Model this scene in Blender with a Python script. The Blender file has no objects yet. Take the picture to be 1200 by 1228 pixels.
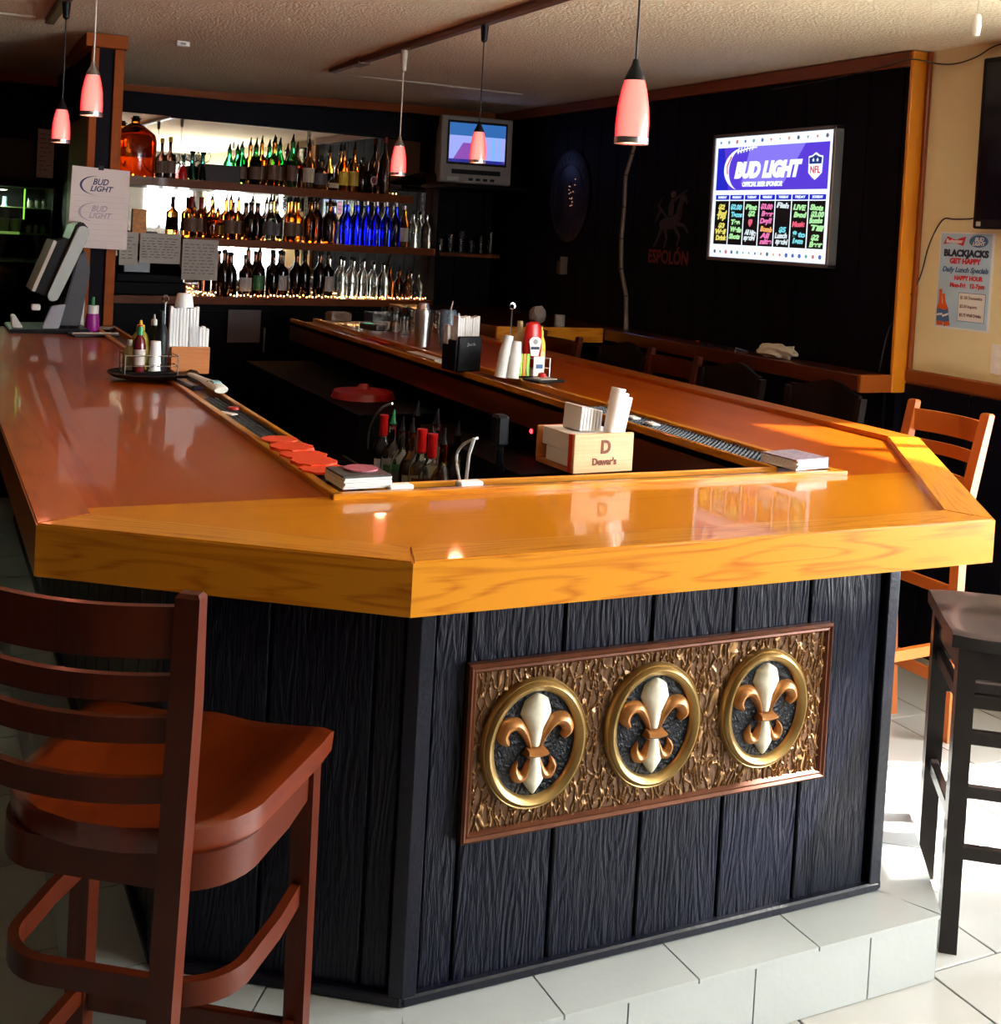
import bpy, bmesh, math, random
from math import sin, cos, pi, radians as rad, sqrt, atan2
from mathutils import Vector, Matrix, noise
random.seed(7)
S = bpy.context.scene
COL = S.collection

# ------------------------------------------------------------------ camera
cam_d = bpy.data.cameras.new('camera'); cam = bpy.data.objects.new('camera', cam_d); COL.objects.link(cam)
yaw, pitch, roll = 0.45362542, 0.0320607, 0.05600143
f_px, cy_px = 1442.18, 328.64
fw = Vector((sin(yaw)*cos(pitch), cos(yaw)*cos(pitch), -sin(pitch)))
rt = Vector((cos(yaw), -sin(yaw), 0)); up = rt.cross(fw)
r2 = cos(roll)*rt + sin(roll)*up; u2 = -sin(roll)*rt + cos(roll)*up
cam.matrix_world = Matrix(((r2.x, u2.x, -fw.x, 0), (r2.y, u2.y, -fw.y, 0), (r2.z, u2.z, -fw.z, 1.6), (0, 0, 0, 1)))
cam_d.sensor_fit = 'AUTO'; cam_d.sensor_width = 36; cam_d.lens = f_px/1228*36
cam_d.shift_y = -(614-cy_px)/1228; cam_d.clip_start = 0.05
S.camera = cam

# ------------------------------------------------------------------ world, sun, exposure
S.view_settings.view_transform = 'Standard'; S.view_settings.look = 'None'
S.view_settings.gamma = 1; S.view_settings.use_curve_mapping = False
S.view_settings.exposure = 0.9
W = bpy.data.worlds.new('sky'); S.world = W; W.use_nodes = True
bg = W.node_tree.nodes['Background']; bg.inputs[0].default_value = (0.86, 0.93, 1.0, 1); bg.inputs[1].default_value = 21
sun_d = bpy.data.lights.new('sun', 'SUN'); sun = bpy.data.objects.new('sun', sun_d); COL.objects.link(sun)
sun_d.energy = 20; sun_d.angle = rad(1.5); sun_d.color = (1.0, 0.95, 0.86)
sdir = Vector((-0.93, 0.367, 0)) * cos(rad(38)) + Vector((0, 0, -sin(rad(38))))
sun.rotation_euler = sdir.to_track_quat('-Z', 'Y').to_euler(); sun.location = (8, -4, 6)
def portal(name, loc, rot, sx, sy):
    d = bpy.data.lights.new(name, 'AREA'); d.shape = 'RECTANGLE'; d.size = sx; d.size_y = sy; d.cycles.is_portal = True
    o = bpy.data.objects.new(name, d); o.location = loc; o.rotation_euler = rot; COL.objects.link(o)
portal('window_portal', (3.80, 1.80, 1.27), (0, rad(90), 0), 2.1, 1.4)
portal('window_portal', (3.80, 0.075, 1.46), (0, rad(90), 0), 1.72, 1.75)
portal('window_portal', (3.275, -1.09, 1.90), (rad(90), 0, 0), .65, .9)
cy = S.cycles
cy.max_bounces = 10; cy.diffuse_bounces = 4; cy.glossy_bounces = 5; cy.transmission_bounces = 8; cy.transparent_max_bounces = 8
cy.caustics_reflective = False; cy.caustics_refractive = False; cy.sample_clamp_indirect = 6; cy.use_denoising = True
try: cy.denoiser = 'OPENIMAGEDENOISE'
except Exception: pass

# ------------------------------------------------------------------ materials
MATS = {}
def _nt(name):
    m = bpy.data.materials.new(name); m.use_nodes = True; MATS[name] = m
    n = m.node_tree.nodes; l = m.node_tree.links
    return m, n, l, n['Principled BSDF']
def c4(c): return (c[0], c[1], c[2], 1)
def plain(name, col, rough=0.5, metal=0.0, spec=0.5, bump=0.0, bscale=60, emit=None, es=0, var=0.0, coat=0.0, vscale=8):
    if name in MATS: return MATS[name]
    m, n, l, p = _nt(name)
    p.inputs['Base Color'].default_value = c4(col); p.inputs['Roughness'].default_value = rough
    p.inputs['Metallic'].default_value = metal; p.inputs['Specular IOR Level'].default_value = spec
    p.inputs['Coat Weight'].default_value = coat; p.inputs['Coat Roughness'].default_value = 0.08
    tc = n.new('ShaderNodeTexCoord')
    nz = n.new('ShaderNodeTexNoise'); nz.inputs['Scale'].default_value = vscale; l.new(tc.outputs['Object'], nz.inputs['Vector'])
    mx = n.new('ShaderNodeMix'); mx.data_type = 'RGBA'; v = var or 0.06
    mx.inputs[6].default_value = c4([x*(1-v) for x in col]); mx.inputs[7].default_value = c4([min(1, x*(1+v)) for x in col])
    l.new(nz.outputs['Fac'], mx.inputs[0]); l.new(mx.outputs[2], p.inputs['Base Color'])
    if bump:
        nb = n.new('ShaderNodeTexNoise'); nb.inputs['Scale'].default_value = bscale; nb.inputs['Detail'].default_value = 4
        l.new(tc.outputs['Object'], nb.inputs['Vector'])
        b = n.new('ShaderNodeBump'); b.inputs['Strength'].default_value = bump; b.inputs['Distance'].default_value = 0.01
        l.new(nb.outputs['Fac'], b.inputs['Height']); l.new(b.outputs[0], p.inputs['Normal'])
    if emit: p.inputs['Emission Color'].default_value = c4(emit); p.inputs['Emission Strength'].default_value = es
    return m
def emis(name, col, s):
    if name in MATS: return MATS[name]
    m, n, l, p = _nt(name)
    p.inputs['Base Color'].default_value = (0.02, 0.02, 0.02, 1); p.inputs['Roughness'].default_value = 0.4
    p.inputs['Emission Color'].default_value = c4(col); p.inputs['Emission Strength'].default_value = s
    return m
def wood(name, dark, light, axis='X', rough=0.3, coat=0.0, rings=9.0, scale=1.0, stretch=7.0, croughness=0.05, bump=0.03, spec=0.5):
    """streaky wood grain running along the given object axis"""
    if name in MATS: return MATS[name]
    m, n, l, p = _nt(name)
    tc = n.new('ShaderNodeTexCoord'); mp = n.new('ShaderNodeMapping'); l.new(tc.outputs['Object'], mp.inputs['Vector'])
    sc = [scale*stretch]*3; sc['XYZ'.index(axis)] = scale
    mp.inputs['Scale'].default_value = sc
    a = n.new('ShaderNodeTexNoise'); a.inputs['Scale'].default_value = 1.0; a.inputs['Detail'].default_value = 2.0; l.new(mp.outputs[0], a.inputs['Vector'])
    mu = n.new('ShaderNodeMath'); mu.operation = 'MULTIPLY'; mu.inputs[1].default_value = rings; l.new(a.outputs['Fac'], mu.inputs[0])
    pp = n.new('ShaderNodeMath'); pp.operation = 'PINGPONG'; pp.inputs[1].default_value = 0.5; l.new(mu.outputs[0], pp.inputs[0])
    mp2 = n.new('ShaderNodeMapping'); l.new(tc.outputs['Object'], mp2.inputs['Vector'])
    sc2 = [scale*160]*3; sc2['XYZ'.index(axis)] = scale*5; mp2.inputs['Scale'].default_value = sc2
    b = n.new('ShaderNodeTexNoise'); b.inputs['Scale'].default_value = 1.0; b.inputs['Detail'].default_value = 3.0; l.new(mp2.outputs[0], b.inputs['Vector'])
    ad = n.new('ShaderNodeMath'); ad.operation = 'MULTIPLY_ADD'; ad.inputs[1].default_value = 1.1; l.new(pp.outputs[0], ad.inputs[0])
    m3 = n.new('ShaderNodeMath'); m3.operation = 'MULTIPLY'; m3.inputs[1].default_value = 0.75; l.new(b.outputs['Fac'], m3.inputs[0]); l.new(m3.outputs[0], ad.inputs[2])
    cr = n.new('ShaderNodeValToRGB'); l.new(ad.outputs[0], cr.inputs[0])
    cr.color_ramp.elements[0].position = 0.22; cr.color_ramp.elements[0].color = c4(dark)
    cr.color_ramp.elements[1].position = 0.62; cr.color_ramp.elements[1].color = c4(light)
    l.new(cr.outputs[0], p.inputs['Base Color'])
    p.inputs['Roughness'].default_value = rough; p.inputs['Coat Weight'].default_value = coat; p.inputs['Coat Roughness'].default_value = croughness
    p.inputs['Specular IOR Level'].default_value = spec
    if bump:
        bu = n.new('ShaderNodeBump'); bu.inputs['Strength'].default_value = bump; bu.inputs['Distance'].default_value = 0.004
        l.new(b.outputs['Fac'], bu.inputs['Height']); l.new(bu.outputs[0], p.inputs['Normal'])
    return m
def glass(name, col, rough=0.04, ior=1.2, alpha=None):
    if name in MATS: return MATS[name]
    m, n, l, p = _nt(name)
    p.inputs['Base Color'].default_value = c4(col); p.inputs['Roughness'].default_value = rough
    p.inputs['Transmission Weight'].default_value = 1.0; p.inputs['IOR'].default_value = ior
    p.inputs['Coat Weight'].default_value = 0.6; p.inputs['Coat Roughness'].default_value = 0.03
    return m
def rough_sawn(name, col):
    m, n, l, p = _nt(name)
    tc = n.new('ShaderNodeTexCoord'); mp = n.new('ShaderNodeMapping'); l.new(tc.outputs['Object'], mp.inputs['Vector'])
    mp.inputs['Scale'].default_value = (150, 150, 16)
    a = n.new('ShaderNodeTexNoise'); a.inputs['Scale'].default_value = 1; a.inputs['Detail'].default_value = 3; a.inputs['Distortion'].default_value = 0.6; l.new(mp.outputs[0], a.inputs['Vector'])
    mp2 = n.new('ShaderNodeMapping'); l.new(tc.outputs['Object'], mp2.inputs['Vector']); mp2.inputs['Scale'].default_value = (14, 14, 2.2)
    b = n.new('ShaderNodeTexNoise'); b.inputs['Scale'].default_value = 1; b.inputs['Detail'].default_value = 1; l.new(mp2.outputs[0], b.inputs['Vector'])
    mu = n.new('ShaderNodeMath'); mu.operation = 'MULTIPLY'; mu.inputs[1].default_value = 11; l.new(b.outputs['Fac'], mu.inputs[0])
    pp = n.new('ShaderNodeMath'); pp.operation = 'PINGPONG'; pp.inputs[1].default_value = 0.5; l.new(mu.outputs[0], pp.inputs[0])
    ad = n.new('ShaderNodeMath'); ad.operation = 'MULTIPLY_ADD'; ad.inputs[1].default_value = 0.7; l.new(pp.outputs[0], ad.inputs[0]); l.new(a.outputs['Fac'], ad.inputs[2])
    bu = n.new('ShaderNodeBump'); bu.inputs['Strength'].default_value = 0.9; bu.inputs['Distance'].default_value = 0.005
    l.new(ad.outputs[0], bu.inputs['Height']); l.new(bu.outputs[0], p.inputs['Normal'])
    p.inputs['Base Color'].default_value = c4(col); p.inputs['Roughness'].default_value = 0.30; p.inputs['Specular IOR Level'].default_value = 0.22
    return m
def brick_floor(name):
    m, n, l, p = _nt(name)
    tc = n.new('ShaderNodeTexCoord'); b = n.new('ShaderNodeTexBrick'); l.new(tc.outputs['Object'], b.inputs['Vector'])
    b.inputs['Color1'].default_value = (0.30, 0.28, 0.24, 1); b.inputs['Color2'].default_value = (0.26, 0.24, 0.21, 1); b.inputs['Mortar'].default_value = (0.2, 0.19, 0.18, 1)
    b.inputs['Scale'].default_value = 1; b.inputs['Brick Width'].default_value = 0.39; b.inputs['Row Height'].default_value = 0.385; b.inputs['Mortar Size'].default_value = 0.003
    l.new(b.outputs[0], p.inputs['Base Color']); p.inputs['Roughness'].default_value = 0.35
    return m

OAK_D, OAK_L = (0.40, 0.100, 0.003), (0.64, 0.235, 0.010)
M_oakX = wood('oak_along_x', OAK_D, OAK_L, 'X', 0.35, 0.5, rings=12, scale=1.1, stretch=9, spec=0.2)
M_oakShade = wood('oak_arm_shaded', (0.25, 0.045, 0.002), (0.38, 0.085, 0.004), 'X', 0.35, 0.5, rings=8, scale=1.1, stretch=9, spec=0.2)  # darker oak copy: the weaker light on the side arms is in the colour
M_oakY = wood('oak_along_y', OAK_D, OAK_L, 'Y', 0.35, 0.5, rings=7, scale=1.3, stretch=9, spec=0.2)
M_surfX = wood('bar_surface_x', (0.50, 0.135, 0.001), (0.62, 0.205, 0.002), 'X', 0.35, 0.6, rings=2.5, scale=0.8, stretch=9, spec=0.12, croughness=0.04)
M_surfShadeY = wood('bar_surface_shaded_y', (0.25, 0.034, 0.0008), (0.36, 0.062, 0.001), 'Y', 0.35, 0.38, rings=2.5, scale=0.8, stretch=9, spec=0.12, croughness=0.04)  # redder arm boards, with the dimmer light there painted into the colour
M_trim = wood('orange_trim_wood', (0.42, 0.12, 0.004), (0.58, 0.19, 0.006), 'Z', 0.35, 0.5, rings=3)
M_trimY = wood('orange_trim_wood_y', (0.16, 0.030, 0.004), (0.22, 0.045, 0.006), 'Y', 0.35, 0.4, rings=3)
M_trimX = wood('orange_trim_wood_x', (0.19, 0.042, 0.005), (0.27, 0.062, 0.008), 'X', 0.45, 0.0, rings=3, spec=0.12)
M_apron = wood('red_brown_apron', (0.07, 0.010, 0.002), (0.11, 0.018, 0.003), 'Y', 0.3, 0.6, rings=3)
M_stool = wood('stool_wood', (0.042, 0.0050, 0.001), (0.075, 0.0100, 0.0018), 'Z', 0.38, 0.15, rings=3, croughness=0.15, spec=0.2)
M_seat = wood('stool_seat_wood', (0.085, 0.009, 0.0006), (0.13, 0.016, 0.001), 'Y', 0.32, 0.35, rings=4, croughness=0.2)
M_stoolL = wood('light_stool_wood', (0.34, 0.065, 0.006), (0.46, 0.11, 0.012), 'Z', 0.38, 0.3, rings=3, croughness=0.15)
M_shelf = wood('shelf_wood', (0.11, 0.028, 0.008), (0.17, 0.045, 0.012), 'X', 0.45, 0.1, rings=4, spec=0.15)
M_boxwood = wood('pale_box_wood', (0.60, 0.30, 0.12), (0.74, 0.42, 0.2), 'X', 0.45, 0.1, rings=2)
M_boxwood2 = wood('warm_box_wood', (0.42, 0.13, 0.03), (0.55, 0.19, 0.05), 'X', 0.45, 0.1, rings=2)
M_blackwood = wood('black_stool_wood', (0.005, 0.003, 0.003), (0.010, 0.006, 0.005), 'X', 0.35, 0.22, rings=3, croughness=0.1, spec=0.2)
M_navy = rough_sawn('rough_navy_plank', (0.002, 0.0026, 0.009))
M_navytrim = plain('navy_trim_paint', (0.003, 0.0035, 0.010), 0.35, spec=0.35, bump=0.15, bscale=80)
M_wallnavy = plain('dark_wall_paint', (0.002, 0.0015, 0.005), 0.6, spec=0.10, bump=0.1, bscale=40)
M_yellow = plain('yellow_wall_paint', (0.74, 0.66, 0.40), 0.7, bump=0.1, bscale=50, var=0.04)
M_ceil = plain('textured_ceiling', (0.80, 0.70, 0.50), 0.9, bump=1.0, bscale=85, var=0.22, vscale=75)
M_tile = plain('white_floor_tile', (0.40, 0.38, 0.34), 0.28, var=0.05, vscale=3)
M_step = plain('grey_step_tile', (0.43, 0.445, 0.42), 0.35, var=0.06, vscale=6, bump=0.05)
M_grout = plain('grout', (0.16, 0.14, 0.14), 0.9)
M_black = plain('black_plastic', (0.005, 0.005, 0.006), 0.4, spec=0.2)
M_rubber = plain('black_rubber', (0.006, 0.006, 0.008), 0.45)
M_white = plain('white_plastic', (0.75, 0.74, 0.72), 0.4)
M_paper = plain('white_paper', (0.78, 0.76, 0.74), 0.8)
M_paperdim = plain('notice_paper', (0.50, 0.45, 0.40), 0.9)
M_napkin = plain('napkin_paper', (0.80, 0.78, 0.76), 0.9, bump=0.1, bscale=30)
M_steel = plain('brushed_steel', (0.55, 0.55, 0.56), 0.28, metal=1.0)
M_chrome = plain('chrome', (0.8, 0.8, 0.82), 0.08, metal=1.0)
M_silver = plain('silver_plastic', (0.42, 0.46, 0.45), 0.4)
M_grey = plain('tv_grey_plastic', (0.26, 0.24, 0.22), 0.5)
M_dark = plain('dark_cabinet', (0.002, 0.002, 0.004), 0.55, spec=0.08)
M_mirror = plain('mirror_glass', (0.92, 0.94, 0.90), 0.02, metal=1.0, var=0.005)
M_cream = plain('cream_enamel', (0.72, 0.66, 0.50), 0.35, var=0.10, vscale=60, bump=0.1)
M_bronze = plain('bronze_paint', (0.42, 0.17, 0.045), 0.3, metal=0.35, var=0.5, vscale=30)
M_ring = plain('antique_gold', (0.34, 0.21, 0.065), 0.28, metal=0.6, var=0.4, vscale=14)
M_frame = plain('copper_brown_frame', (0.10, 0.027, 0.009), 0.35, metal=0.3, spec=0.3, var=0.35, vscale=25)
M_orangecard = plain('orange_card', (0.80, 0.055, 0.008), 0.5)
M_red = plain('red_plastic', (0.55, 0.01, 0.008), 0.3)
M_redcap = plain('red_wax', (0.25, 0.006, 0.006), 0.35)
M_green = plain('green_plastic', (0.02, 0.25, 0.08), 0.4)
M_yellowp = plain('yellow_plastic', (0.85, 0.55, 0.03), 0.35)
M_foam = plain('white_foam', (0.80, 0.80, 0.78), 0.6)
M_wire = plain('black_wire', (0.01, 0.01, 0.01), 0.5)
M_whitecord = plain('white_cord', (0.7, 0.65, 0.55), 0.5)
M_bamboo = plain('bamboo', (0.16, 0.12, 0.08), 0.5, var=0.3, vscale=12)
M_cloth = plain('beige_cloth', (0.55, 0.47, 0.35), 0.9, bump=0.3, bscale=120)

# ------------------------------------------------------------------ mesh helpers
def BM(): return bmesh.new()
def obj(name, bm, mat, parent=None, smooth=False, mw=None):
    bmesh.ops.recalc_face_normals(bm, faces=bm.faces[:])
    me = bpy.data.meshes.new(name); bm.to_mesh(me); bm.free()
    if isinstance(mat, (list, tuple)):
        for m in mat: me.materials.append(m)
    elif mat: me.materials.append(mat)
    if smooth:
        for p in me.polygons: p.use_smooth = True
        try: me.set_sharp_from_angle(angle=rad(38))
        except Exception: pass
    o = bpy.data.objects.new(name, me); COL.objects.link(o)
    if parent: o.parent = parent
    if mw is not None: o.matrix_local = mw
    return o
def empty(name, loc=(0, 0, 0), rz=0.0, mat=None):
    o = bpy.data.objects.new(name, None); COL.objects.link(o); o.empty_display_size = 0.05
    if mat is not None: o.matrix_world = mat
    else: o.location = loc; o.rotation_euler = (0, 0, rz)
    return o
def tag(o, label=None, cat=None, group=None, kind=None):
    if label: o['label'] = label
    if cat: o['category'] = cat
    if group: o['group'] = group
    if kind: o['kind'] = kind
    return o
def thing(name, label, cat, loc=(0, 0, 0), rz=0.0, group=None, mat=None): return tag(empty(name, loc, rz, mat), label, cat, group)
def struct(name, bm, mat, parent=None, smooth=False):
    o = obj(name, bm, mat, parent, smooth)
    if not parent: o['kind'] = 'structure'
    return o
def box(bm, x0, x1, y0, y1, z0, z1, bev=0.0, M=None, seg=1):
    v = [bm.verts.new(p) for p in ((x0, y0, z0), (x1, y0, z0), (x1, y1, z0), (x0, y1, z0), (x0, y0, z1), (x1, y0, z1), (x1, y1, z1), (x0, y1, z1))]
    fs = [bm.faces.new([v[i] for i in q]) for q in ((0, 3, 2, 1), (4, 5, 6, 7), (0, 1, 5, 4), (1, 2, 6, 5), (2, 3, 7, 6), (3, 0, 4, 7))]
    if bev:
        es = list({e for f in fs for e in f.edges})
        r = bmesh.ops.bevel(bm, geom=es, offset=bev, segments=seg, affect='EDGES', profile=0.5)
        if M is not None:
            vs = {vv for vv in v if vv.is_valid} | set(r['verts'])
            for vv in vs: vv.co = M @ vv.co
    elif M is not None:
        for vv in v: vv.co = M @ vv.co
    return bm
def prism(bm, poly, z0, z1, M=None):
    a = [bm.verts.new((p[0], p[1], z0)) for p in poly]; b = [bm.verts.new((p[0], p[1], z1)) for p in poly]
    n = len(poly)
    bm.faces.new(list(reversed(a))); bm.faces.new(b)
    for i in range(n): bm.faces.new((a[i], a[(i+1) % n], b[(i+1) % n], b[i]))
    if M is not None:
        for v in a+b: v.co = M @ v.co
    return bm
def ring_loft(bm, rings, closed=False, caps=True):
    R = [[bm.verts.new(p) for p in r] for r in rings]; n = len(R[0]); k = len(R)
    for i in range(k if closed else k-1):
        a, b = R[i], R[(i+1) % k]
        for j in range(n): bm.faces.new((a[j], a[(j+1) % n], b[(j+1) % n], b[j]))
    if caps and not closed:
        bm.faces.new(list(reversed(R[0]))); bm.faces.new(R[-1])
    return bm
def lathe(bm, prof, seg=16, c=(0, 0, 0), sx=1.0, sy=1.0):
    rings = []
    for r, z in prof:
        r = max(r, 1e-4)
        rings.append([(c[0]+r*sx*cos(2*pi*k/seg), c[1]+r*sy*sin(2*pi*k/seg), c[2]+z) for k in range(seg)])
    return ring_loft(bm, rings)
def tube(bm, pts, r, seg=6, closed=False):
    pts = [Vector(p) for p in pts]; n = len(pts); rings = []
    for i, p in enumerate(pts):
        a = pts[(i-1) % n] if (closed or i > 0) else p; b = pts[(i+1) % n] if (closed or i < n-1) else p
        t = (b-a).normalized(); ref = Vector((0, 0, 1)) if abs(t.z) < 0.9 else Vector((1, 0, 0))
        u = t.cross(ref).normalized(); w = u.cross(t)
        rr = r[i] if isinstance(r, (list, tuple)) else r
        rings.append([p + u*rr*cos(2*pi*k/seg) + w*rr*sin(2*pi*k/seg) for k in range(seg)])
    return ring_loft(bm, rings, closed)
def strip(bm, pts, wdt, hgt, upv=(0, 0, 1)):
    """rectangular section swept along pts; wdt across (perpendicular to up), hgt along up"""
    pts = [Vector(p) for p in pts]; n = len(pts); rings = []; U = Vector(upv)
    for i, p in enumerate(pts):
        t = (pts[min(n-1, i+1)]-pts[max(0, i-1)]).normalized(); s = t.cross(U).normalized()
        w_ = (wdt[i] if isinstance(wdt, (list, tuple)) else wdt)/2; h_ = (hgt[i] if isinstance(hgt, (list, tuple)) else hgt)/2
        rings.append([p-s*w_-U*h_, p+s*w_-U*h_, p+s*w_+U*h_, p-s*w_+U*h_])
    return ring_loft(bm, rings)
def post(bm, pts, sx, sy):
    """rectangular post through points (z rising), section axes X and Y"""
    rings = []
    for i, p in enumerate(pts):
        a = sx[i] if isinstance(sx, (list, tuple)) else sx; b = sy[i] if isinstance(sy, (list, tuple)) else sy
        rings.append([(p[0]-a/2, p[1]-b/2, p[2]), (p[0]+a/2, p[1]-b/2, p[2]), (p[0]+a/2, p[1]+b/2, p[2]), (p[0]-a/2, p[1]+b/2, p[2])])
    return ring_loft(bm, rings)
def offset(poly, d):
    """offset an open polyline sideways (left of travel is positive)"""
    out = []
    P = [Vector((p[0], p[1])) for p in poly]
    def nrm(a, b):
        t = (b-a).normalized(); return Vector((-t.y, t.x))
    for i, p in enumerate(P):
        if i == 0: out.append(p + nrm(P[0], P[1])*d)
        elif i == len(P)-1: out.append(p + nrm(P[-2], P[-1])*d)
        else:
            n1 = nrm(P[i-1], p); n2 = nrm(p, P[i+1]); m = (n1+n2).normalized()
            out.append(p + m*(d/max(0.2, m.dot(n1))))
    return [(q.x, q.y) for q in out]
def wallM(o, xa, ya):
    X = Vector(xa).normalized(); Y = Vector(ya).normalized(); Z = X.cross(Y)
    return Matrix(((X.x, Y.x, Z.x, o[0]), (X.y, Y.y, Z.y, o[1]), (X.z, Y.z, Z.z, o[2]), (0, 0, 0, 1)))
def text(body, size, loc, mat, parent, name='lettering', ext=0.0006, off=0.0, shear=0.0, width=None, align='CENTER', spacing=1.0, rot=None, sx=1.0):
    c = bpy.data.curves.new(name, 'FONT'); c.body = body; c.size = size; c.extrude = ext; c.offset = off; c.shear = shear
    c.align_x = align; c.align_y = 'CENTER'; c.space_character = spacing; c.resolution_u = 3; c.materials.append(mat)
    o = bpy.data.objects.new(name, c); COL.objects.link(o); o.parent = parent; o.location = loc
    if rot: o.rotation_euler = rot
    if width:
        bpy.context.view_layer.update(); w = max(1e-5, o.dimensions.x); o.scale = (width/w, 1, 1)
    else: o.scale = (sx, 1, 1)
    return o
ORD = ['first', 'second', 'third', 'fourth', 'fifth', 'sixth', 'seventh', 'eighth', 'ninth', 'tenth', 'eleventh', 'twelfth', 'thirteenth', 'fourteenth', 'fifteenth', 'sixteenth',
       'seventeenth', 'eighteenth', 'nineteenth', 'twentieth', 'twenty-first', 'twenty-second', 'twenty-third', 'twenty-fourth', 'twenty-fifth', 'twenty-sixth', 'twenty-seventh', 'twenty-eighth', 'twenty-ninth']

# ================================================================== ROOM
XL, XR, YF, YB, ZC = -1.6, 3.711, -1.0, 7.65, 2.45
XD = 3.64                                   # face of the dark panelling
# floor
bm = BM(); box(bm, XL-.1, XR+.1, YF-.1, YB+.1, -0.10, -0.005); floor = struct('floor', bm, M_grout)
bm = BM(); box(bm, XL, XR, YF, 0.374, -0.005, 0); o = obj('tile_field', bm, brick_floor('floor_tile_field'), floor); o['kind'] = 'stuff'
tile_me = None
k = -4
while True:
    y0 = 1.925 + .385*k
    if y0 > 7.5: break
    xo = 2.317 if k % 2 == 0 else 2.105
    n0 = int(math.floor((XL-xo)/.39))
    for j in range(n0, 16):
        x0 = xo + .39*j; x1 = x0+.39
        if x1 > XR+.2 or x0 > XR-.02: break
        xa = max(x0, XL); xb = min(x1, XR); ya = y0; yb = min(y0+.385, YB)
        if xb-xa < .03: continue
        if xa > 0.85 and xb < 2.0 and ya > 2.4: continue   # under the bar cabinets and working aisle stays plain
        if xb-xa > .389 and yb-ya > .384:
            if tile_me is None:
                bm = BM(); box(bm, .0025, .3875, .0025, .3825, -0.005, 0, 0.0012)
                o = obj('floor_tile', bm, M_tile, floor); tile_me = o.data
            else:
                o = bpy.data.objects.new('floor_tile', tile_me); COL.objects.link(o); o.parent = floor
            o.location = (x0, y0, 0)
        else:
            bm = BM(); box(bm, xa+.0025, xb-.0025, ya+.0025, yb-.0025, -0.005, 0); obj('floor_tile', bm, M_tile, floor)
    k += 1
# ceiling (sags a little over the back-left corner)
bm = BM(); NX, NY = 24, 40; g = []
def czed(x, y):
    a = min(1, max(0, (y-5.6)/2.0)); b = min(1, max(0, (3.0-x)/1.9)); return ZC - 0.058*(a*a*(3-2*a))*(b*b*(3-2*b))
for i in range(NX+1):
    g.append([bm.verts.new((XL-.1+(XR-XL+.2)*i/NX, YF-.1+(YB-YF+.2)*j/NY, czed(XL-.1+(XR-XL+.2)*i/NX, YF-.1+(YB-YF+.2)*j/NY))) for j in range(NY+1)])
for i in range(NX):
    for j in range(NY): bm.faces.new((g[i][j], g[i+1][j], g[i+1][j+1], g[i][j+1]))
r = bmesh.ops.extrude_face_region(bm, geom=bm.faces[:])
for v in r['geom']:
    if isinstance(v, bmesh.types.BMVert): v.co.z = ZC+.12
struct('ceiling', bm, M_ceil)
# walls
bm = BM(); box(bm, XL-.1, XL, YF, YB, 0, ZC); struct('wall_left', bm, M_wallnavy)
bm = BM(); box(bm, XL, XR, YB, YB+.1, 0, ZC); wall_back = struct('wall_back', bm, M_wallnavy)
WY0, WY1, WZ0, WZ1 = 1.10, 2.50, 0.22, 2.32           # window in the right wall
bm = BM(); box(bm, XR, XR+.12, YF, -.80, 0, ZC); box(bm, XR, XR+.12, -.80, .95, 0, .60); box(bm, XR, XR+.12, -.80, .95, WZ1, ZC); box(bm, XR, XR+.12, .95, WY0, 0, ZC); box(bm, XR, XR+.12, WY1, YB, 0, ZC); box(bm, XR, XR+.12, WY0, WY1, 0, WZ0); box(bm, XR, XR+.12, WY0, WY1, WZ1, ZC)
wall_right = struct('wall_right', bm, M_yellow)
FX0, FX1, FZ0, FZ1 = 2.95, 3.6, 1.45, 2.34
bm = BM(); box(bm, XL, FX0, YF-.12, YF, 0, ZC); box(bm, FX1, XR, YF-.12, YF, 0, ZC); box(bm, FX0, FX1, YF-.12, YF, 0, FZ0); box(bm, FX0, FX1, YF-.12, YF, FZ1, ZC)
struct('wall_front', bm, plain('front_wall_brown', (0.05, 0.035, 0.025), 0.7))
bm = BM(); box(bm, -12, 16, -14, YF-.13, -0.2, -0.02); box(bm, XR+.13, 16, YF-.13, 14, -0.2, -0.02)
struct('pavement', bm, plain('concrete_pavement', (0.55, 0.53, 0.49), 0.85))
# window frames
def window(name, alongY, a0, a1, z0, z1, c, n):
    root = empty(name); root['kind'] = 'structure'
    def bar(nm, p0, p1, q0, q1):
        bm = BM()
        if alongY: box(bm, c-.03, c+.03, p0, p1, q0, q1)
        else: box(bm, p0, p1, c-.03, c+.03, q0, q1)
        obj(nm, bm, M_white, root)
    bar('window_frame', a0, a1, z0, z0+.05); bar('window_frame', a0, a1, z1-.05, z1)
    for i in range(n+1):
        p = a0+(a1-a0-.05)*i/n; bar('mullion', p, p+.05, z0, z1)
    return root
window('window_1', True, WY0, WY1, WZ0, WZ1, XR+.07, 3)
window('window_3', True, -.80, .95, .60, WZ1, XR+.07, 2)
bm = BM(); box(bm, XR+.12, XR+1.65, -1.6, 1.0, 2.38, 2.42); struct('sun_blocker', bm, plain('sun_blocker_white', (.6, .6, .58), .6))  # unseen slab added outside to keep the sun off the front floor
window('window_2', False, FX0, FX1, FZ0, FZ1, YF-.07, 3)
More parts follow.
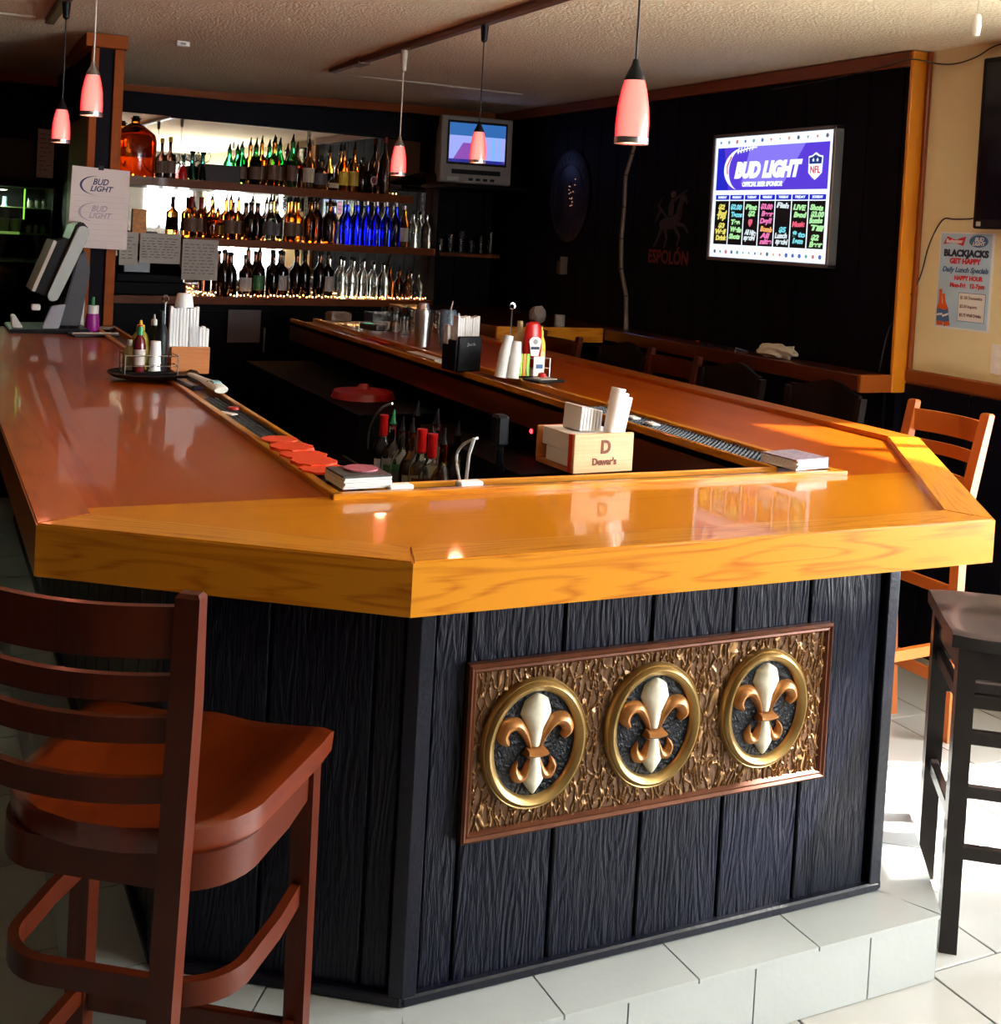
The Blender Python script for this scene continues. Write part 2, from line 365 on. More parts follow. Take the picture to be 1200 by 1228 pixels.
# vertical blinds, slats turned open towards the sun
vb = thing('vertical_blind', 'vertical blind of pale fabric slats turned open across the side window', 'blind', (XR-.06, WY1, 0))
bm = BM(); box(bm, -.03, .03, -1.35, .0, 2.33, 2.38); obj('head_rail', bm, M_white, vb)
sm = None
for i in range(11):
    if sm is None:
        bm = BM(); box(bm, -.04, .04, -.001, .001, .24, 2.33); o = obj('slat', bm, plain('blind_fabric', (0.55, 0.55, 0.48), 0.8), vb); sm = o.data
    else: o = bpy.data.objects.new('slat', sm); COL.objects.link(o); o.parent = vb
    o.location = (0, -.06-i*.12, 0); o.rotation_euler = (0, 0, atan2(.367, -.93))
# dark board panelling on the right wall beyond the yellow part, and below the chair rail
YD = 3.72
k = 0; y = YB-.02
while y > YD+.02:
    y1 = max(YD+.0, y-.2032)
    bm = BM(); box(bm, XD, XR, y1+.003, y-.003, 1.12, 2.385, 0.002); obj('wall_board', bm, M_wallnavy, wall_right); y = y1
bm = BM(); box(bm, XD+.012, XR, YD, YB, 0.0, 2.385); o = obj('board_backing', bm, M_wallnavy, wall_right)
y = YB-.02
while y > WY1+.05:
    y1 = max(WY1+.02, y-.2032)
    bm = BM(); box(bm, XR-.022 if y1 < YD-.001 else XD, XR, y1+.003, y-.003, 0.08, 1.04 if y1 > YD-.001 else 1.085, 0.002); obj('wall_board', bm, M_wallnavy, wall_right); y = y1
bm = BM(); box(bm, XR-.012, XR, WY1+.02, YD, 0, 1.09); obj('board_backing', bm, M_wallnavy, wall_right)
# back wall boards, left of the shelf niche and to the right of it
for (a, b) in ((-1.6, .70), (3.16, XD)):
    x = a
    while x < b-.01:
        x1 = min(b, x+.2032); bm = BM(); box(bm, x+.003, x1-.003, YB-.012, YB, 0.08, 2.34, 0.002); obj('wall_board', bm, M_wallnavy, wall_back); x = x1
# trims
def trim(n, x0, x1, y0, y1, z0, z1, mat, bev=.004):
    bm = BM(); box(bm, x0, x1, y0, y1, z0, z1, bev); return struct('trim_%d' % n, bm, mat)
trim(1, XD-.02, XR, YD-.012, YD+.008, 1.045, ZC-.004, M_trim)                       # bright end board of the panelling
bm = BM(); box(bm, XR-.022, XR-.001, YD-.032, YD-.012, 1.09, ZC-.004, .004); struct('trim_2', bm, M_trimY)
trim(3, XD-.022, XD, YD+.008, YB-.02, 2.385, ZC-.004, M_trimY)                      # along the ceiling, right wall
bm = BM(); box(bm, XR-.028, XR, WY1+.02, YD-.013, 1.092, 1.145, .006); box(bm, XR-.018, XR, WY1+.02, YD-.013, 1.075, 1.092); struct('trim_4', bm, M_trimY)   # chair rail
# along the ceiling, back wall
bm = BM()
ring = []
for x in (-1.6, .7, 1.2, 1.7, 2.3, 3.0, 3.61):
    zt = czed(x, YB)-.002
    ring.append([(x, YB-.03, zt-.055), (x, YB-.001, zt-.055), (x, YB-.001, zt), (x, YB-.03, zt)])
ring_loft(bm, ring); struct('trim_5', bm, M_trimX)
bm = BM(); box(bm, XR-.02, XR, -.9, -.72, 0, .1); struct('baseboard_right', bm, M_navytrim)

# partition that closes the left side of the bottle niche
bm = BM(); box(bm, .725, .845, 5.965, YB, 0, ZC-.06); part = struct('wall_partition', bm, M_wallnavy)
def sub(name, mat, *b, parent=None, bev=.003):
    bm = BM(); box(bm, *b, bev); return obj(name, bm, mat, parent)
sub('edge_board', M_trimX, .71, .745, 5.95, 5.972, 0, ZC-.075, parent=part)
sub('edge_board', M_trimX, .815, .855, 5.95, 5.972, 0, ZC-.075, parent=part)
sub('edge_board', M_trimX, .845, .862, 5.96, 6.05, 0, ZC-.075, parent=part)
sub('side_board', wood('brown_side_board', (0.10, 0.035, 0.015), (0.15, 0.05, 0.02), 'Z', .5, 0, rings=3), .708, .725, 5.975, 6.7, 0, 2.06, parent=part)
sub('cap_board', M_trimX, .68, .87, 5.92, 6.78, ZC-.075, ZC-.012, parent=part)

# ================================================================== BAR
T, ZS, ZE = 1.073, 1.058, 0.983      # rail top, surface, underside of edge
OUT = [(.2, 5.93), (.2, 2.136), (.731, 1.757), (2.022, 1.757), (2.69, 2.63), (2.69, 6.6)]
INN = offset(OUT, .095)
bar = thing('bar_counter', 'large glossy orange oak bar counter with chamfered corners and raised edge', 'bar counter', (0, 0, 0))
def rail_piece(i, mat):
    a, b, c, d = OUT[i], OUT[i+1], INN[i+1], INN[i]
    bm = BM(); prism(bm, [a, b, c, d], ZS-.01, T)
    es = [e for e in bm.edges if abs(e.verts[0].co.z-T) < 1e-5 and abs(e.verts[1].co.z-T) < 1e-5]
    bmesh.ops.bevel(bm, geom=es, offset=.003, segments=2, affect='EDGES')
    L = (Vector(b)-Vector(a)); ang = atan2(L.y, L.x); me_o = Vector((a[0], a[1], 0))
    for v in bm.verts: v.co = Matrix.Rotation(-ang, 4, 'Z') @ (v.co-me_o)
    o = obj('edge_rail', bm, mat, bar); o.location = me_o; o.rotation_euler = (0, 0, ang)
    # fascia under it, 2 cm thick
    c2 = offset(OUT, .03); bm = BM(); prism(bm, [a, b, c2[i+1], c2[i]], ZE, ZS-.01)
    for v in bm.verts: v.co = Matrix.Rotation(-ang, 4, 'Z') @ (v.co-me_o)
    o = obj('fascia', bm, mat, bar); o.location = me_o; o.rotation_euler = (0, 0, ang)
for i in range(5): rail_piece(i, M_oakShade if i in (0, 4) else M_oakX)
GL0, GL1 = .765, .868       # left gutter
GR0, GR1 = 1.915, 2.06      # right gutter
GF0, GF1 = 2.262, 2.345     # front gutter
# surface boards
bm = BM(); prism(bm, [INN[0], INN[1], (INN[1][0], GF0+.03), (GL0, GF0+.03-.0), (GL0, 5.93)], ZS-.03, ZS); obj('surface_board', bm, M_surfShadeY, bar)
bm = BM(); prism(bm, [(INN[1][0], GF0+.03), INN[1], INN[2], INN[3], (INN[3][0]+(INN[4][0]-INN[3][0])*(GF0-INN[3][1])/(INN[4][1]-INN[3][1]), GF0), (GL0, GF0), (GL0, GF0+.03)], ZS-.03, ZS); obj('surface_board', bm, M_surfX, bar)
bm = BM(); prism(bm, [(INN[3][0]+(INN[4][0]-INN[3][0])*(GF0-INN[3][1])/(INN[4][1]-INN[3][1]), GF0), INN[4], INN[5], (GR1, 6.6), (GR1, GF0)], ZS-.03, ZS); obj('surface_board', bm, M_surfShadeY, bar)
# working ledge / gutter floor
bm = BM(); box(bm, GL0, GL1, GF0, 5.93, ZS-.03, ZS-.009); box(bm, GR0, GR1, GF0, 6.6, ZS-.03, ZS-.009); box(bm, GL1, GR0, GF0, GF1, ZS-.03, ZS-.009)
obj('gutter_floor', bm, M_apron, bar)
def lip(name, x0, x1, y0, y1, mat, z=T-.003): 
    bm = BM(); box(bm, x0, x1, y0, y1, ZS-.03, z, .003, seg=2); obj(name, bm, mat, bar)
lip('gutter_lip', GL0-.004, GL0+.017, GF0, 5.93, M_oakY); lip('gutter_lip', GL1-.016, GL1, GF1, 5.93, M_oakY)
lip('gutter_lip', GR0, GR0+.012, GF1, 6.6, M_oakY); lip('gutter_lip', GR1-.012, GR1+.012, GF0+.02, 6.6, M_oakY)
lip('gutter_lip', GL0-.004, GR1+.02, GF0-.004, GF0+.019, M_oakX); lip('gutter_lip', GL1-.016, GR0+.012, GF1-.010, GF1, M_oakX)
# aprons that close the inner faces
bm = BM(); box(bm, GR0+.002, GR0+.022, GF1, 6.6, .945, ZS-.03); obj('inner_apron', bm, M_apron, bar)
bm = BM(); box(bm, GL1-.022, GL1-.002, GF1, 5.93, .945, ZS-.03); obj('inner_apron', bm, M_apron, bar)
bm = BM(); box(bm, GL1, GR0, GF1-.022, GF1-.002, .945, ZS-.03); obj('inner_apron', bm, M_oakX, bar)
sub('underside', M_apron, .3, .75, 2.34, 5.9, ZS-.045, ZS-.03, parent=bar, bev=0)

# bar cabinet
CO = [(.47, 5.93), (.47, 2.318), (.87, 2.035), (2.03, 2.035), (2.43, 2.568), (2.43, 6.6)]
SO = offset(CO, -.135)
cab = thing('bar_cabinet', 'dark navy plank bar front with chamfered corners under the orange counter', 'bar cabinet', (0, 0, 0))
CI = offset(CO, .012)
bm = BM(); prism(bm, CI[:] + [(2.05, 6.6), (2.05, 2.36), (.80, 2.36), (.80, 5.93)], .15, ZS-.032); obj('body', bm, M_dark, cab)
def planks(i, first, mat):
    a, b = Vector(CO[i]), Vector(CO[i+1]); L = (b-a).length; ang = atan2((b-a).y, (b-a).x); s = .028; nx = first
    while s < L-.03:
        e = min(L-.028, nx); 
        if e-s > .02:
            bm = BM(); box(bm, s+.0035, e-.0035, 0, .012, .165, ZS-.032, .0025); o = obj('plank', bm, mat, cab); o.location = (a.x, a.y, 0); o.rotation_euler = (0, 0, ang)
        s = e; nx = e+.2055
        if e >= L-.0281: break
planks(2, .10, M_navy); planks(1, .2, M_navy); planks(0, .2, M_navy); planks(3, .2, M_navy); planks(4, .2, M_navy)
for i in range(5):
    a, b = Vector(CO[i]), Vector(CO[i+1]); L = (b-a).length; ang = atan2((b-a).y, (b-a).x)
    for (u0, u1) in ((-.006, .024), (L-.024, L+.006)):
        bm = BM(); box(bm, u0, u1, -.014, .003, .165, ZS-.032, .002)
        o = obj('corner_trim', bm, M_navytrim, cab); o.location = (a.x, a.y, 0); o.rotation_euler = (0, 0, ang)
    bm = BM(); box(bm, -.004, L+.004, -.016, .01, .151, .172, .004); o = obj('base_moulding', bm, M_navytrim, cab); o.location = (a.x, a.y, 0); o.rotation_euler = (0, 0, ang)
# red-brown end cupboard on the inner right side with bottle opener
sub('inner_panel', M_apron, 1.965, 2.045, 2.37, 3.66, .2, .944, parent=cab)

# tiled step round the bar
step = thing('bar_step', 'low white tiled step running round the foot of the bar', 'step'); step['kind'] = 'structure'; del step['category']
bm = BM(); prism(bm, offset(CO, -.130) + [(2.05, 6.6), (2.05, 2.36), (.80, 2.36), (.80, 5.93)], 0, .143); obj('step_base', bm, M_grout, step)
def step_tiles(i, topj, risj):
    a, b = Vector(SO[i]), Vector(SO[i+1]); ia, ib = Vector(CO[i]), Vector(CO[i+1]); L = (b-a).length; t = (b-a)/L; nrm_ = Vector((-t.y, t.x))
    if topj is None: topj = [.3*k for k in range(1, 20)]
    J = [0]+[j for j in topj if .03 < j < L-.03]+[L]
    def inner(s):
        if s <= 0: return ia
        if s >= L: return ib
        q = (a+t*s); d = (q-ia).dot(t); return ia + t*max(0, min((ib-ia).length, d))
    for k in range(len(J)-1):
        p0, p1 = a+t*(J[k]+.002), a+t*(J[k+1]-.002); q0, q1 = inner(J[k]), inner(J[k+1])
        if (q1-q0).length < .01: continue
        q0 = q0+t*.002+nrm_*.01; q1 = q1-t*.002+nrm_*.01
        bm = BM(); prism(bm, [tuple(p0-nrm_*.004), tuple(p1-nrm_*.004), tuple(q1), tuple(q0)], .140, .150); obj('step_tile', bm, M_step, step)
    if risj is None: risj = [.15+.305*k for k in range(0, 20)]
    J = [0]+[j for j in risj if .03 < j < L-.03]+[L]
    for k in range(len(J)-1):
        p0, p1 = a+t*(J[k]+.002), a+t*(J[k+1]-.002)
        bm = BM(); prism(bm, [tuple(p0), tuple(p1), tuple(p1+nrm_*.008), tuple(p0+nrm_*.008)], .002, .138); obj('riser_tile', bm, M_step, step)
x0 = SO[2][0]
step_tiles(2, [j-x0 for j in (.84, 1.144, 1.449, 1.754)], [j-x0 for j in (.983, 1.288, 1.593, 1.900)])
for i in (0, 1, 3, 4): step_tiles(i, None, None)

# ------------------------------------------------------------------ fleur-de-lis plaque
PZ0, PZ1, PX0, PX1 = .445, .790, .966, 1.846
plaque = thing('fleur_plaque', 'hammered bronze plaque with three fleur-de-lis medallions on the bar front', 'plaque', mat=wallM(((PX0+PX1)/2, 2.033, (PZ0+PZ1)/2), (1, 0, 0), (0, 0, 1)))
w2, h2 = (PX1-PX0)/2, (PZ1-PZ0)/2
CXS = [1.113-(PX0+PX1)/2, 1.386-(PX0+PX1)/2, 1.668-(PX0+PX1)/2]; CZ = .622-(PZ0+PZ1)/2
m, n, l, p = _nt('hammered_bronze')
at = n.new('ShaderNodeAttribute'); at.attribute_name = 'ridge'; cr = n.new('ShaderNodeValToRGB'); l.new(at.outputs['Fac'], cr.inputs[0])
cr.color_ramp.elements[0].color = (0.105, 0.045, 0.016, 1); cr.color_ramp.elements[0].position = .2
cr.color_ramp.elements[1].color = (0.36, 0.19, 0.07, 1); cr.color_ramp.elements[1].position = .9
l.new(cr.outputs[0], p.inputs['Base Color']); p.inputs['Roughness'].default_value = .3; p.inputs['Metallic'].default_value = .45
M_ham = m
bm = BM(); NXg, NYg = 520, 170; vv = []; hs = []
for j in range(NYg+1):
    row = []
    for i in range(NXg+1):
        x = -w2+.018+(2*w2-.036)*i/NXg; y = -h2+.016+(2*h2-.032)*j/NYg
        q = Vector((x/.0115+.9*noise.noise(Vector((x*45, y*22, 3))), y/.042+.5*noise.noise(Vector((x*50, y*30, 9))), 0))
        ds, _ = noise.voronoi(q); e = ds[1]-ds[0]
        h = math.exp(-(e/.075)**2) + .30*noise.noise(Vector((x*90, y*40, 0)))+.12
        row.append(bm.verts.new((x, y, .008+.0042*h))); hs.append(max(0, min(1, h)))
    vv.append(row)
for j in range(NYg):
    for i in range(NXg): bm.faces.new((vv[j][i], vv[j][i+1], vv[j+1][i+1], vv[j+1][i]))
o = obj('hammered_plate', bm, M_ham, plaque, smooth=True)
at_ = o.data.attributes.new('ridge', 'FLOAT', 'POINT'); at_.data.foreach_set('value', hs)
bm = BM(); box(bm, -w2+.004, w2-.004, -h2+.004, h2-.004, 0, .006); obj('backing', bm, M_frame, plaque)
for (a, b) in (((-w2, -h2), (w2, -h2)), ((w2, -h2), (w2, h2)), ((w2, h2), (-w2, h2)), ((-w2, h2), (-w2, -h2))):
    A, B = Vector((*a, 0)), Vector((*b, 0)); t = (B-A).normalized(); nn = Vector((-t.y, t.x, 0)); prof = [(0, 0), (0, .016), (.005, .020), (.010, .016), (.014, .017), (.020, .010), (.020, 0)]
    bm = BM(); ring_loft(bm, [[A+nn*u+t*u+Vector((0, 0, z)) for u, z in prof], [B+nn*u-t*u+Vector((0, 0, z)) for u, z in prof]]); obj('frame', bm, M_frame, plaque)
def ell_ring(bm, cx, cz, rx, rz, prof, seg=48):
    rings = []
    for k in range(seg):
        a = 2*pi*k/seg; rings.append([(cx+(rx+u)*cos(a), cz+(rz+u)*sin(a), z) for u, z in prof])
    ring_loft(bm, rings, closed=True)
def relief(bm, pts, ws, d, z0):
    """a rounded raised stroke along 2D points with half widths ws and height d"""
    P = [Vector((p[0], p[1], 0)) for p in pts]; rings = []
    for i, q in enumerate(P):
        t = (P[min(len(P)-1, i+1)]-P[max(0, i-1)]).normalized(); s = Vector((-t.y, t.x, 0)); w = ws[i]; dd = d*min(1, .25+w/max(ws))
        rings.append([q+s*u*w+Vector((0, 0, z0+z*dd)) for u, z in ((-1, 0), (-.85, .45), (-.45, .85), (0, 1), (.45, .85), (.85, .45), (1, 0))])
    ring_loft(bm, rings)
def catmull(pts, n=6):
    out = []; P = [Vector(p) for p in pts]
    for i in range(len(P)-1):
        a, b, c, d = P[max(0, i-1)], P[i], P[i+1], P[min(len(P)-1, i+2)]
        for k in range(n):
            t = k/n; out.append(.5*((2*b)+(c-a)*t+(2*a-5*b+4*c-d)*t*t+(3*b-a-3*c+d)*t**3))
    out.append(P[-1]); return out
def interp(vals, n):
    return [vals[min(len(vals)-2, int(i*(len(vals)-1)/(n-1)))] + (vals[min(len(vals)-1, int(i*(len(vals)-1)/(n-1))+1)]-vals[min(len(vals)-2, int(i*(len(vals)-1)/(n-1)))])*((i*(len(vals)-1)/(n-1)) - min(len(vals)-2, int(i*(len(vals)-1)/(n-1)))) for i in range(n)]
M_medal = rough_sawn('medallion_black', (0.002, 0.0022, 0.004))
for cx in CXS:
    med = empty('medallion'); med.parent = plaque; med.location = (cx, CZ, 0)
    bm = BM(); lathe(bm, [(.0001, .002), (.098, .002), (.098, .0145), (.0001, .0145)], 40, sy=1.13); obj('medallion_field', bm, M_medal, med)
    bm = BM(); ell_ring(bm, 0, 0, .088, .102, [(0, .006), (.001, .020), (.006, .026), (.014, .030), (.020, .026), (.0215, .022), (.024, .023), (.0265, .018), (.027, .006)]); obj('gold_ring', bm, M_ring, med, smooth=True)
    z0 = .0145
    pet = catmull([(0, -.004, 0), (0, .03, 0), (0, .06, 0), (0, .085, 0), (0, .098, 0)], 5); wz = interp([.011, .018, .034, .026, .001], len(pet))
    bm = BM(); relief(bm, [(q.x, q.y) for q in pet], wz, .020, z0); obj('upper_petal', bm, M_cream, med, smooth=True)
    pet = catmull([(0, -.022, 0), (0, -.045, 0), (0, -.07, 0), (0, -.098, 0)], 5); wz = interp([.010, .018, .024, .002], len(pet))
    bm = BM(); relief(bm, [(q.x, q.y) for q in pet], wz, .017, z0); obj('lower_petal', bm, M_cream, med, smooth=True)
    for s in (-1, 1):
        sc = catmull([(s*.011, -.006, 0), (s*.022, .020, 0), (s*.040, .042, 0), (s*.062, .040, 0), (s*.071, .022, 0), (s*.060, .006, 0)], 5); wz = interp([.004, .008, .012, .015, .013, .006], len(sc))
        bm = BM(); relief(bm, [(q.x, q.y) for q in sc], wz, .018, z0); obj('side_scroll', bm, M_bronze, med, smooth=True)
        sc = catmull([(s*.010, -.028, 0), (s*.020, -.058, 0), (s*.034, -.062, 0), (s*.042, -.046, 0), (s*.036, -.030, 0)], 5); wz = interp([.003, .009, .012, .008, .001], len(sc))
        bm = BM(); relief(bm, [(q.x, q.y) for q in sc], wz, .014, z0); obj('small_scroll', bm, M_bronze, med, smooth=True)
    bm = BM(); relief(bm, [(-.022, -.013), (-.020, -.014), (0, -.016), (.020, -.014), (.022, -.013)], [.007, .009, .0095, .009, .007], .026, z0); obj('band', bm, M_bronze, med, smooth=True)

# ================================================================== STOOLS
def ladder_stool(name, label, O, F, sm, mseat, width_r=.25, width_f=.385, slats=((1.083, .072), (.985, .036), (.925, .036), (.838, .036)), hoops=True, rake=.015, flare=.012, group=None, seat_z=.725, fo=0.0, dz=0.0):
    """oak ladder-back bar stool; O = floor point midway between the back posts, F = facing direction"""
    root = thing(name, label, 'bar stool', (O[0], O[1], 0), atan2(F[1], F[0])-pi/2, group)
    hr, hf = width_r/2, width_f/2
    # seat: saddle top, rounded back
    bm = BM(); NU, NV = 22, 20; top, bot = [], []
    def outline(v):       # half width at depth v (0 back .. 1 front)
        if v < .34: return .215*sqrt(max(0, 1-((.34-v)/.34)**2))**.9*.93+.0001
        return .20+.018*min(1, (v-.34)/.5)
    for i in range(NV+1):
        v = i/NV; v = v if v > 0 else 0.004; hwid = outline(v); yy = -.03+.405*v; rt_, rb = [], []
        for j in range(NU+1):
            u = -1+2*j/NU; x = hwid*u
            edge = max(0, abs(u)-.9)/.1; fr = max(0, v-.95)/.05
            dish = -.020*(1-min(1, (x/.17)**2))*(1-min(1, ((v-.45)/.48)**2))
            hump = .010*math.exp(-(x/.05)**2)*max(0, (v-.55))*2
            up_ = .006*(x/.2)**2
            z = seat_z+.02+dish+hump+up_-.006*edge*edge-.006*fr*fr
            rt_.append(bm.verts.new((x+fo, yy, z))); rb.append(bm.verts.new((x*.985+fo, yy, seat_z-.018)))
        top.append(rt_); bot.append(rb)
    for i in range(NV):
        for j in range(NU):
            bm.faces.new((top[i][j], top[i][j+1], top[i+1][j+1], top[i+1][j])); bm.faces.new((bot[i][j], bot[i+1][j], bot[i+1][j+1], bot[i][j+1]))
    for i in range(NV):
        bm.faces.new((top[i][0], top[i+1][0], bot[i+1][0], bot[i][0])); bm.faces.new((top[i][NU], bot[i][NU], bot[i+1][NU], top[i+1][NU]))
    for j in range(NU):
        bm.faces.new((top[0][j], bot[0][j], bot[0][j+1], top[0][j+1])); bm.faces.new((top[NV][j], top[NV][j+1], bot[NV][j+1], bot[NV][j]))
    obj('seat', bm, mseat, root, smooth=True)
    def upath(z, ins, front=.32, back=-.005):
        xs = hf-ins; P = []
        P.append((-xs, front, z)); P.append((-xs-.002, .20, z)); P.append((-xs+.004, .12, z))
        for k in range(0, 9):
            a = pi+pi/2*k/8; P.append((-xs+.10+.09*cos(a)-.005, .10+.0+(.10-back)*sin(a), z))
        for k in range(0, 9):
            a = 1.5*pi+pi/2*k/8; P.append((xs-.10+.09*cos(a)+.005, .10+(.10-back)*sin(a), z))
        P.append((xs-.004, .12, z)); P.append((xs+.002, .20, z)); P.append((xs, front, z)); return [(q[0]+fo, q[1], q[2]) for q in P]
    bm = BM(); strip(bm, upath(seat_z-.044, .0), .018, .052); obj('seat_apron', bm, sm, root, smooth=True)
    for s in (-1, 1):
        bm = BM()
        post(bm, [(s*(hr-.022), -.048, 0), (s*(hr-.004), -.028, .45), (s*hr, -.022, seat_z), (s*(hr+flare*.7), -.022-rake*.5, .93), (s*(hr+flare), -.022-rake, 1.098+dz), (s*(hr+flare), -.022-rake, 1.104+dz)],
             [.034, .036, .038, .038, .036, .028], [.030, .032, .034, .032, .026, .018])
        obj('back_post', bm, sm, root)
        bm = BM(); post(bm, [(s*(hf+.004)+fo, .318, 0), (s*hf+fo, .315, seat_z-.02)], [.034, .036], [.036, .038]); obj('leg', bm, sm, root)
    for (z, h) in slats:
        bm = BM(); P = []
        fy = -.022-rake*max(0, (z-.8)/.3); hw = hr+flare*max(0, (z-.74)/.36)-.014
        for k in range(13):
            u = -1+2*k/12; P.append((hw*u, fy-.030*(1-u*u)+.004, z+dz-h/2))
        strip(bm, P, .013, h); obj('slat', bm, sm, root, smooth=True)
    if hoops:
        bm = BM(); strip(bm, upath(.495, .004, back=.012), .016, .036); obj('footrest_hoop', bm, sm, root, smooth=True)
        bm = BM(); strip(bm, upath(.265, .004, back=.012), .016, .034); obj('lower_hoop', bm, sm, root, smooth=True)
        bm = BM(); box(bm, -hf+.017+fo, hf-.017+fo, .308, .324, .23, .27, .003); obj('front_rail', bm, sm, root)
    else:
        for s in (-1, 1):
            for z in (.66, .335):
                bm = BM(); strip(bm, [(s*hr*1.02, -.02, z), (s*hf, .30, z)], .02, .034); obj('side_rail', bm, sm, root)
        for z in (.50, .20):
            bm = BM(); box(bm, -hr+.016, hr-.016, -.045, -.028, z-.02, z+.02, .003); obj('back_rail', bm, sm, root)
        bm = BM(); box(bm, -hf+.017, hf-.017, .306, .326, .26, .30, .003); obj('front_rail', bm, sm, root)
    return root
ladder_stool('bar_stool', 'reddish wooden ladder-back bar stool with saddle seat, nearest, at the left corner', (.245, 1.768), (.58, .815), M_stool, M_seat, width_r=.305, fo=.039, dz=-.016)
ladder_stool('bar_stool', 'orange ladder-back stool standing against the wall beside the chamfered right corner', (3.10, 3.00), (-1, 0), M_stoolL, M_stoolL, width_r=.30, width_f=.35,
             slats=((1.075, .075), (.975, .042), (.885, .042), (.80, .042)), hoops=False, rake=.075, flare=.012)
ladder_stool('bar_stool', 'dark brown ladder-back stool with one sunlit post, behind the black padded stools', (3.12, 4.655), (-1, 0), M_stool, M_seat, width_r=.36, width_f=.38,
             slats=((1.075, .085), (.965, .05), (.87, .04)), hoops=False, rake=.05)
ladder_stool('bar_stool', 'farthest brown stool, its back showing beside the ketchup bottle', (3.00, 5.53), (-1, 0), M_stool, M_seat, width_r=.36, width_f=.38,
             slats=((1.075, .085), (.965, .05), (.87, .04)), hoops=False, rake=.05)
def black_back_stool(label, O, F):
    root = thing('black_bar_stool', label, 'bar stool', (O[0], O[1], 0), atan2(F[1], F[0])-pi/2)
    bm = BM(); rings = []
    for k in range(17):
        u = -1+2*k/16; x = .20*u; y = -.055-.04*(1-u*u); zt = 1.085+.022*cos(u*pi*1.0)*(1-.3*abs(u)); zb = .86
        rings.append([(x, y-.008, zb), (x, y+.008, zb), (x, y+.008, zt), (x, y-.008, zt)])
    ring_loft(bm, rings); obj('backrest', bm, M_blackwood, root, smooth=True)
    for s in (-1, 1):
        bm = BM(); post(bm, [(s*.17, -.03, 0), (s*.19, -.02, .70), (s*.205, -.055, 1.06)], .032, .03); obj('back_post', bm, M_blackwood, root)
        bm = BM(); post(bm, [(s*.19, .34, 0), (s*.175, .33, .70)], .034, .034); obj('leg', bm, M_blackwood, root)
        bm = BM(); box(bm, s*.18-.01, s*.18+.01, -.02, .33, .30, .33); obj('side_rail', bm, M_blackwood, root)
    bm = BM(); box(bm, -.215, .215, -.04, .37, .70, .745, .015, seg=2); obj('seat', bm, M_blackwood, root)
    bm = BM(); box(bm, -.17, .17, .325, .345, .24, .28); obj('front_rail', bm, M_blackwood, root)
    return root
black_back_stool('black stool with arched back, nearest the wall ledge end', (3.17, 3.66), (-1, 0))
black_back_stool('black stool with arched back below the cloth on the ledge', (3.14, 4.22), (-1, 0))
black_back_stool('black stool with arched back under the corner of the wall ledge', (3.12, 5.09), (-1, 0))
# backless-looking black stool in the right foreground
FB = Vector((-.797, .604)); ang = atan2(FB.y, FB.x)-pi/2
bs = thing('black_bar_stool', 'black square-legged stool with glossy seat in the right foreground', 'bar stool', (2.317, 2.115, 0), ang)
bm = BM(); NU = 16; tops = []
rings = []
for i in range(13):
    v = i/12; yy = .035-.45*v; hw_ = .205-(.02*(1-min(1, v/.12)) if v < .12 else 0)
    ring = []
    for j in range(NU+1):
        u = -1+2*j/NU; ring.append((hw_*u, yy, .748-.014*(1-u*u)*min(1, 4*v*(1-v)+.3)-(.006 if abs(u) > .93 else 0)))
    for j in range(NU, -1, -1):
        u = -1+2*j/NU; ring.append((hw_*.98*u, yy, .712))
    rings.append(ring)
ring_loft(bm, rings); obj('seat', bm, M_blackwood, bs, smooth=True)
for sx_ in (-1, 1):
    for yy in (0, -.37):
        bm = BM(); post(bm, [(sx_*.17, yy, 0), (sx_*.17, yy, .712)], .040, .040); obj('leg', bm, M_blackwood, bs)
    bm = BM(); box(bm, sx_*.17-.011, sx_*.17+.011, -.35, -.02, .640, .708, .002); obj('seat_apron', bm, M_blackwood, bs)
    for z in (.59, .505, .235):
        bm = BM(); box(bm, sx_*.17-.010, sx_*.17+.010, -.35, -.02, z-.016, z+.016, .002); obj('side_rail', bm, M_blackwood, bs)
for yy in (0, -.37):
    bm = BM(); box(bm, -.15, .15, yy-.011, yy+.011, .640, .708, .002); obj('seat_apron', bm, M_blackwood, bs)
    for z in ((.585, .30) if yy == 0 else (.585, .235)):
        bm = BM(); box(bm, -.15, .15, yy-.010, yy+.010, z-.016, z+.016, .002); obj('front_rail', bm, M_blackwood, bs)

# ================================================================== WALL LEDGE AND BACK COUNTER
lg = thing('wall_ledge', 'narrow orange-edged drink ledge running along the dark right wall', 'ledge', (0, 0, 0))
sub('ledge_top', M_apron, 3.46, XD-.001, 3.735, 5.74, 1.05, 1.114, parent=lg)
sub('end_board', M_trimX, 3.455, XD+.065, 3.712, 3.734, 1.045, 1.118, parent=lg)
bc = thing('back_counter', 'orange-fronted counter shelf in the far back corner', 'counter', (0, 0, 0))
sub('counter_top', M_apron, 2.80, XD-.001, 5.77, 7.38, 1.05, 1.114, parent=bc)
sub('front_board', M_oakX, 2.80, 3.46, 5.748, 5.769, 1.035, 1.116, parent=bc)
for (x, y) in ((3.0, 6.4), (3.5, 6.4), (3.5, 7.3)): sub('support_leg', M_dark, x-.03, x+.03, y-.03, y+.03, 0, 1.05, parent=bc)

